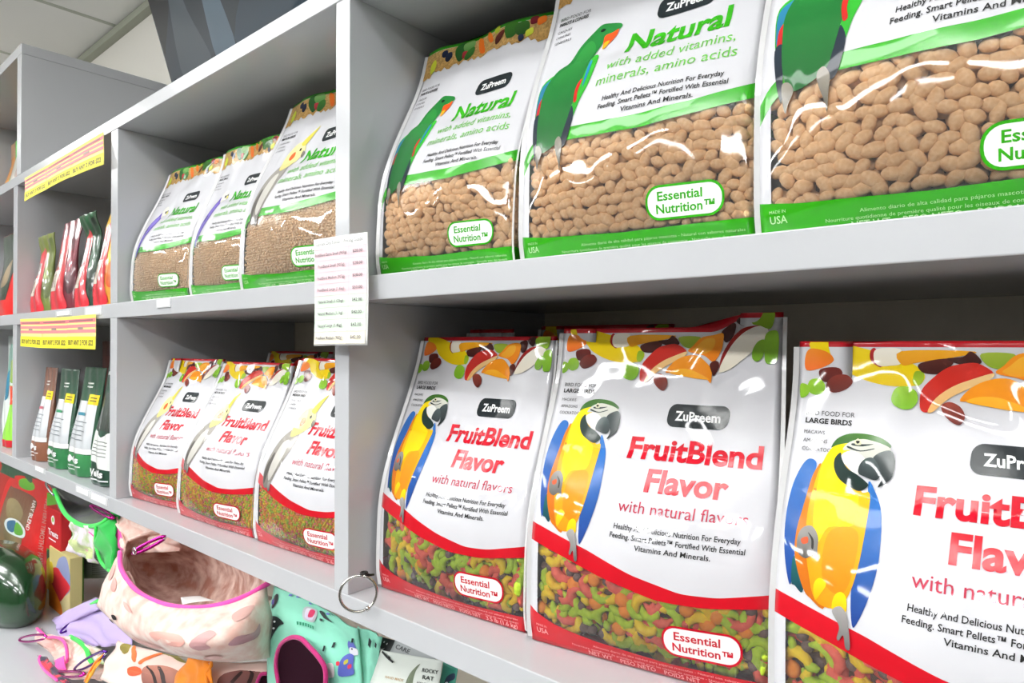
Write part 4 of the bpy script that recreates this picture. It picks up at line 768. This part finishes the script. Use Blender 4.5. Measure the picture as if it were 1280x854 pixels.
sheet_card('teal_card', 'teal card with a dark bird shape at the right end under the shelf', 'card', [at(554, 827, .57), at(572, 836, .57), at(566, 880, .56), at(548, 872, .56)], 60, 100, {'drawing': [('2a3c5a', '1a2a40', [30,30,52,16,56,30,40,44,30,60,22,50]), ('dce4e8', 'dce4e8', [26,50,36,46,38,58,28,62])]}, base='3f9a84')

# floral hammock with orange lining below
r = empty('floral_hammock', at(230, 830, .56)); tag(r, 'pink floral hammock with orange lining bunched below the pale pink pouch', 'hammock')
Gf = cloth('floral_cloth', m_flor, r, [[(150, 800, .56), (190, 812, .565), (235, 822, .57), (285, 828, .58), (335, 828, .60)], [(138, 822, .54), (180, 830, .53), (235, 838, .54), (285, 842, .55), (336, 845, .58)], [(122, 850, .53), (170, 862, .51), (235, 868, .52), (285, 872, .53), (338, 872, .56)]], 30, 12, amp=.005, seed=12)
prints('printed_flowers', Gf, [('8a7c30', '7a6c28', [6,4,12,0,13,20,10,34,6,24]), ('ee7a3c', 'e86a30', [14,4,16,4,20,44,17,44]), ('ee7a3c', 'e86a30', [30,14,32,16,24,50,22,46]), ('8a8040', '7a7030', [32,4,46,8,52,26,44,34,36,22]), ('a8a4a0', '8a8680', [42,14,54,10,56,24,48,28]), ('e8602c', 'd8502c', [14,70,20,60,24,74,18,82]), ('c0806c', '6a3a34', [26,56,36,50,46,60,54,80,44,96,30,90,24,74]), ('2a1818', '2a1818', [34,56,36,56,44,90,42,90]), ('2a1818', '2a1818', [28,58,30,58,40,92,38,92]), ('8a5a54', '4a2c2c', [76,50,92,44,98,70,88,96,72,90,70,70]), ('2a1818', '2a1818', [80,54,82,54,76,92,74,92]), ('2a1818', '2a1818', [86,50,88,50,88,92,86,92])], r)
cloth('orange_lining', m_org, r, [[(236, 822, .53), (248, 821, .528), (262, 823, .53)], [(226, 838, .52), (245, 838, .515), (263, 836, .52)], [(216, 862, .51), (240, 862, .505), (262, 862, .51)]], 14, 10, amp=.003, seed=13)
trim('orange_edge', m_org, r, [(262, 822, .527), (264, 832, .522), (258, 842, .517), (260, 862, .508)], .003)
r2 = empty('wine_hammock', at(332, 850, .56)); tag(r2, 'sliver of dark wine fleece with magenta edge between the floral and mint hammocks', 'hammock')
cloth('cloth', m_wine, r2, [[(322, 846, .545), (334, 842, .548)], [(318, 870, .54), (336, 870, .545)]], 6, 5, amp=0); trim('edge', m_tmag, r2, [(334, 842, .546), (325, 845, .54), (317, 868, .535)], .003)

# heap on the counter: lilac blanket, little pink and green pieces
r = empty('lilac_blanket', at(110, 775, .66)); tag(r, 'folded lilac fleece hammock lying on the counter with green corner', 'hammock')
cloth('lilac_cloth', m_lil, r, [[(68, 772, .635), (90, 765, .645), (120, 752, .67), (152, 740, .68)], [(66, 784, .625), (95, 776, .635), (125, 765, .65), (156, 758, .66)], [(82, 796, .615), (105, 790, .62), (130, 784, .63), (158, 782, .63)], [(112, 808, .61), (125, 808, .61), (140, 808, .61), (160, 808, .61)]], 22, 16, amp=.005, seed=14)
cloth('folded_edge', m_lil, r, [[(68, 775, .63), (90, 762, .64), (122, 748, .66)], [(72, 790, .62), (94, 776, .63), (124, 762, .645)]], 16, 6, thick=.012, amp=.002, seed=15); trim('green_corner', m_gtrim, r, [(113, 757, .65), (122, 752, .65), (130, 752, .65), (128, 760, .645)], .006)
carabiner('violet carabiner lying on the lilac blanket', at(76, 791, .60), at(94, 778, .64), .006, 'v', 's')
r = empty('small_hammock', at(85, 815, .58)); tag(r, 'small crumpled pink printed hammock with green trim on the counter', 'hammock')
cloth('pink_cloth', m_pink, r, [[(48, 798, .585), (62, 793, .59), (78, 795, .59), (100, 800, .585), (125, 812, .575)], [(48, 812, .57), (64, 808, .58), (82, 812, .58), (104, 822, .58), (128, 830, .58)], [(62, 822, .55), (74, 836, .54), (90, 846, .53), (108, 850, .53), (130, 850, .55)]], 24, 14, amp=.006, seed=16)
trim('pink_edge', m_hot, r, [(46, 800, .58), (60, 797, .58), (74, 798, .575), (82, 806, .565), (84, 822, .555), (82, 836, .545)], .004); cloth('pink_fold', m_hot, r, [[(68, 826, .535), (80, 820, .54)], [(70, 838, .525), (82, 838, .53)]], 6, 5, amp=.001)
trim('green_edge', m_gtrim, r, [(88, 796, .60), (100, 803, .58), (108, 812, .57), (112, 824, .56), (118, 832, .555)], .0055); cloth('dinosaur_flap', m_dino, r, [[(108, 806, .585), (118, 808, .585), (128, 815, .585)], [(110, 824, .565), (120, 828, .565), (130, 832, .565)]], 8, 7, amp=.002)
r = empty('dark_print_hammock', at(65, 835, .55)); tag(r, 'navy and red printed cloth with pink binding at the bottom of the heap', 'hammock')
cloth('cloth', m_navy, r, [[(48, 820, .535), (56, 822, .535), (66, 830, .53)], [(56, 835, .52), (66, 840, .515), (76, 846, .515)], [(74, 852, .505), (84, 855, .505), (92, 856, .505)]], 12, 10, amp=.002, seed=17); trim('binding', m_hot, r, [(50, 820, .532), (49, 826, .526), (56, 838, .515), (72, 851, .503)], .0032)
r = empty('yellow_hammock', at(118, 840, .54)); tag(r, 'scrap of yellow-orange fleece hammock between the heap and the floral hammock', 'hammock')
cloth('cloth', fab('yellow_fleece', 'f4a80c'), r, [[(128, 820, .545), (116, 830, .54)], [(122, 832, .53), (110, 852, .525)], [(112, 842, .525), (104, 862, .52)]], 7, 9, amp=.001); trim('edge', m_org, r, [(130, 818, .54), (118, 830, .53), (106, 852, .52)], .0025)
carabiner('magenta and silver carabiner sticking out left of the heap', at(24, 800, .52), at(58, 796, .54), .008, 'm', 's'); carabiner('magenta carabiner lying across the lower part of the heap', at(66, 843, .52), at(106, 843, .52), .006, 'm', 'm')
carabiner('violet carabiner standing on the heap in front of the dinosaur cloth', at(93, 838, .53), at(133, 815, .54), .009, 'v', 's')

# ------------------------------------------------------------------ packs at the far left below the shelf
def box_thing(name, label, cat, TL, TR_, h, d, m, faces, base_z=None):
    """a carton: TL, TR_ pixels of its front top corners with depth, h its height, d its depth"""
    a, b = at(*TL), at(*TR_); w_ = (b-a).xy.length; rz = math.atan2(b.y-a.y, b.x-a.x); z = (a.z+b.z)/2; c = (a+b)/2; h = z-(ZL if base_z is None else base_z)-.0015
    root = empty(name, (c.x, c.y, z-h), rz); tag(root, label, cat); 
    MB().box((-w_/2, 0, 0), (w_/2, d, h)).build('carton', m, root, .002)
    for gi, (nm, its) in enumerate(faces.items()):
        v, f, cl, k = layer(its, 20); v = np.clip(v, 0, 100); put_mesh(nm, [(-w_/2+x/100*w_, -.0006-.0005*gi-.0001*kk, h*(1-y/100)) for (x, y), kk in zip(v, k)], f, [m_card], root, smooth=False, cols=cl)
    return root
R4 = lambda x0, y0, x1, y1: poly([(x0, y0), (x1, y0), (x1, y1), (x0, y1)], 30, False)
# hay bag
ha, hb = at(-28, 590, .69), at(47.5, 590, .69); w_ = (hb-ha).length
r = pouch('tall red hay bag with a clear window, far left below the shelf', 'pet food', None, ha.xy, hb.xy, .437, .10, ZL, {
    'top_picture': [('c8b090', 'b89c78', R4(0, 0, 100, 6)), ('1f4030', '2c5a3c', R4(0, 6, 100, 46)), ('3a6a58', '2a5040', [40,22,90,18,96,28,60,32])],
    'red_print': [('e01818', 'd01414', [36,62,40,48,56,38,84,34,100,36,100,150,36,150,36,70]), ('74c030', '5aa828', [56,44,64,39,76,41,78,47,70,52,58,51])],
    'window': [('7a4a34', '9a8458', [42,66,50,57,70,55,84,59,84,72,78,96,70,150,42,150]), ('a8986a', '8a7a50', [46,74,60,70,72,80,66,96,50,94]), ('988858', '7a6c44', [48,100,64,98,68,120,52,124])],
    'logo': [('e8f0f0', 'd8e8e8', [50,100,56,94,68,92,78,96,80,104,74,110,58,112,50,107]), ('2a6a90', '2a6a90', [53,101,58,96,64,95,64,108,56,109]), ('6ab838', '5aa82c', [65,95,74,97,77,103,72,108,65,108])],
    'lettering': [('f0ece8', 'f0ece8', T_('HAY BLEND', 80, 60, 96, 4)), ('c88a80', 'c88a80', T_('WESTERN TIMOTHY HAY', 94, 50, 130, 3.4))]}, mat('kraft_side', 'b8281e', .35, coat=.5), name='hay_bag', pinch=.02, boxy=.8)
# edge seam strip of the hay bag, two cartons, and the hanging red box
box_thing('hay_carton', 'tall narrow green and yellow treat carton behind the small red box', 'pet food', (59, 622, .70), (86, 622, .70), 0, .045, mat('green_carton', '5a9a2c', .5), {'picture': [('6aaa38', '4a8a28', R4(0, 0, 100, 100)), ('1f4a30', '143820', [0,62,20,58,26,68,10,74]), ('f0d820', 'e8a018', [0,72,30,66,60,90,30,100,0,100]), ('e8e0c8', 'c8b888', [30,34,90,30,94,60,60,64,34,56])]})
box_thing('treat_box', 'small red treat box with a white and green berry mark beneath the shelf', 'pet food', (58, 637, .662), (76, 637, .662), 0, .03, mat('red_carton', 'c01820', .5), {'lettering': [('f0f0f0', 'f0f0f0', [36,22,50,14,60,22,56,34,42,34]), ('8ac83a', '8ac83a', [42,22,50,18,54,26,46,30]), ('f4f4f4', 'f4f4f4', text2d('Treats', 16, 84, 62, 14, .03, maxlen=0)), ('f4f4f4', 'f4f4f4', R4(20, 70, 70, 73))]}, base_z=at(62, 690, .66).z+.002)
box_thing('stick_carton', 'kraft carton with orange and red picture standing behind the heap', 'pet food', (62, 690, .66), (88, 690, .66), 0, .033, mat('kraft_carton', 'c8bc80', .6), {'picture': [('c8b878', 'd8cc98', R4(0, 0, 100, 100)), ('8a94b8', '7a84a8', [40,18,80,2,100,26,100,50,60,70,30,60]), ('c82830', 'b01c28', [10,40,40,28,62,34,100,44,80,62,44,84,16,72]), ('f8e040', 'f0a018', [0,30,16,26,22,50,14,60,0,56]), ('f08a1c', 'e87a14', [0,60,20,64,60,84,60,100,0,100])]})
# ribbed info sheet
ln = [('b4b8b8', 'b4b8b8', poly([(6, 12+i*3.3), (48 if i % 4 else 40, 11.4+i*3.3), (48 if i % 4 else 40, 12.6+i*3.3), (6, 13.2+i*3.3)], 30, False)) for i in range(25)]+[('8c9090', '8c9090', poly([(52, 10+i*3.3), (96 if i % 3 else 84, 9+i*3.3), (96 if i % 3 else 84, 10.4+i*3.3), (52, 11.4+i*3.3)], 30, False)) for i in range(26)]
sheet_card('info_sheet', 'grey hang card packed with lines of small print, behind the green-trimmed hammock', 'card', [at(86, 652, .76), at(150, 640, .78), at(150, 722, .78), at(88, 724, .76)], 100, 100, {'small_print': ln, 'fold': [('a8acac', 'a8acac', R4(49.5, 0, 50.2, 100))], 'hole': [('2c2e2e', '2c2e2e', R4(4, 3, 9, 4.5))]}, base='b9bdbd', bow=.001)
# dark green tub with teal lid panel
c = at(4, 768, .56); bt = empty('green_hideout', (c.x, c.y, ZL+.001)); tag(bt, 'dark green glossy plastic hideout with a teal oval label on the counter', 'pet hideout')
Pg = []
for i in range(28):
    a = 2*math.pi*i/28; row = []
    for j, (rr, zz) in enumerate(((.0, .0), (.9, .0), (1.0, .025), (1.04, .07), (1.0, .12), (.88, .158), (.6, .182), (.0, .19))): row.append((rr*.27*math.cos(a), rr*.092*math.sin(a), zz))
    Pg.append(row)
MB().grid(Pg, 0, True, True).build('shell', mat('dark_green_plastic', '14381a', .18, coat=.6), bt)
def ell(a0, b0, off): 
    rr = [(.27*a0*math.cos(k*math.pi/16)-.03, -.091-off+.03*(abs(math.cos(k*math.pi/16))*a0)**2, .115+.05*b0*math.sin(k*math.pi/16)) for k in range(32)]
    return rr
e = ell(.85, .8, 0); MB().add(e+[(x, y+.02, z) for x, y, z in e], [tuple(range(32))]+[(k, (k+1) % 32, 32+(k+1) % 32, 32+k) for k in range(32)]).build('label_panel', mat('teal_label', '5ac8b0', .35), bt)
MB().tube([(.09+.014*math.cos(k*.628), -.0935, .118+.014*math.sin(k*.628)) for k in range(10)], .002, 6, 0, True).build('emblem', mat('dark_teal', '1c7a6a', .4), bt)
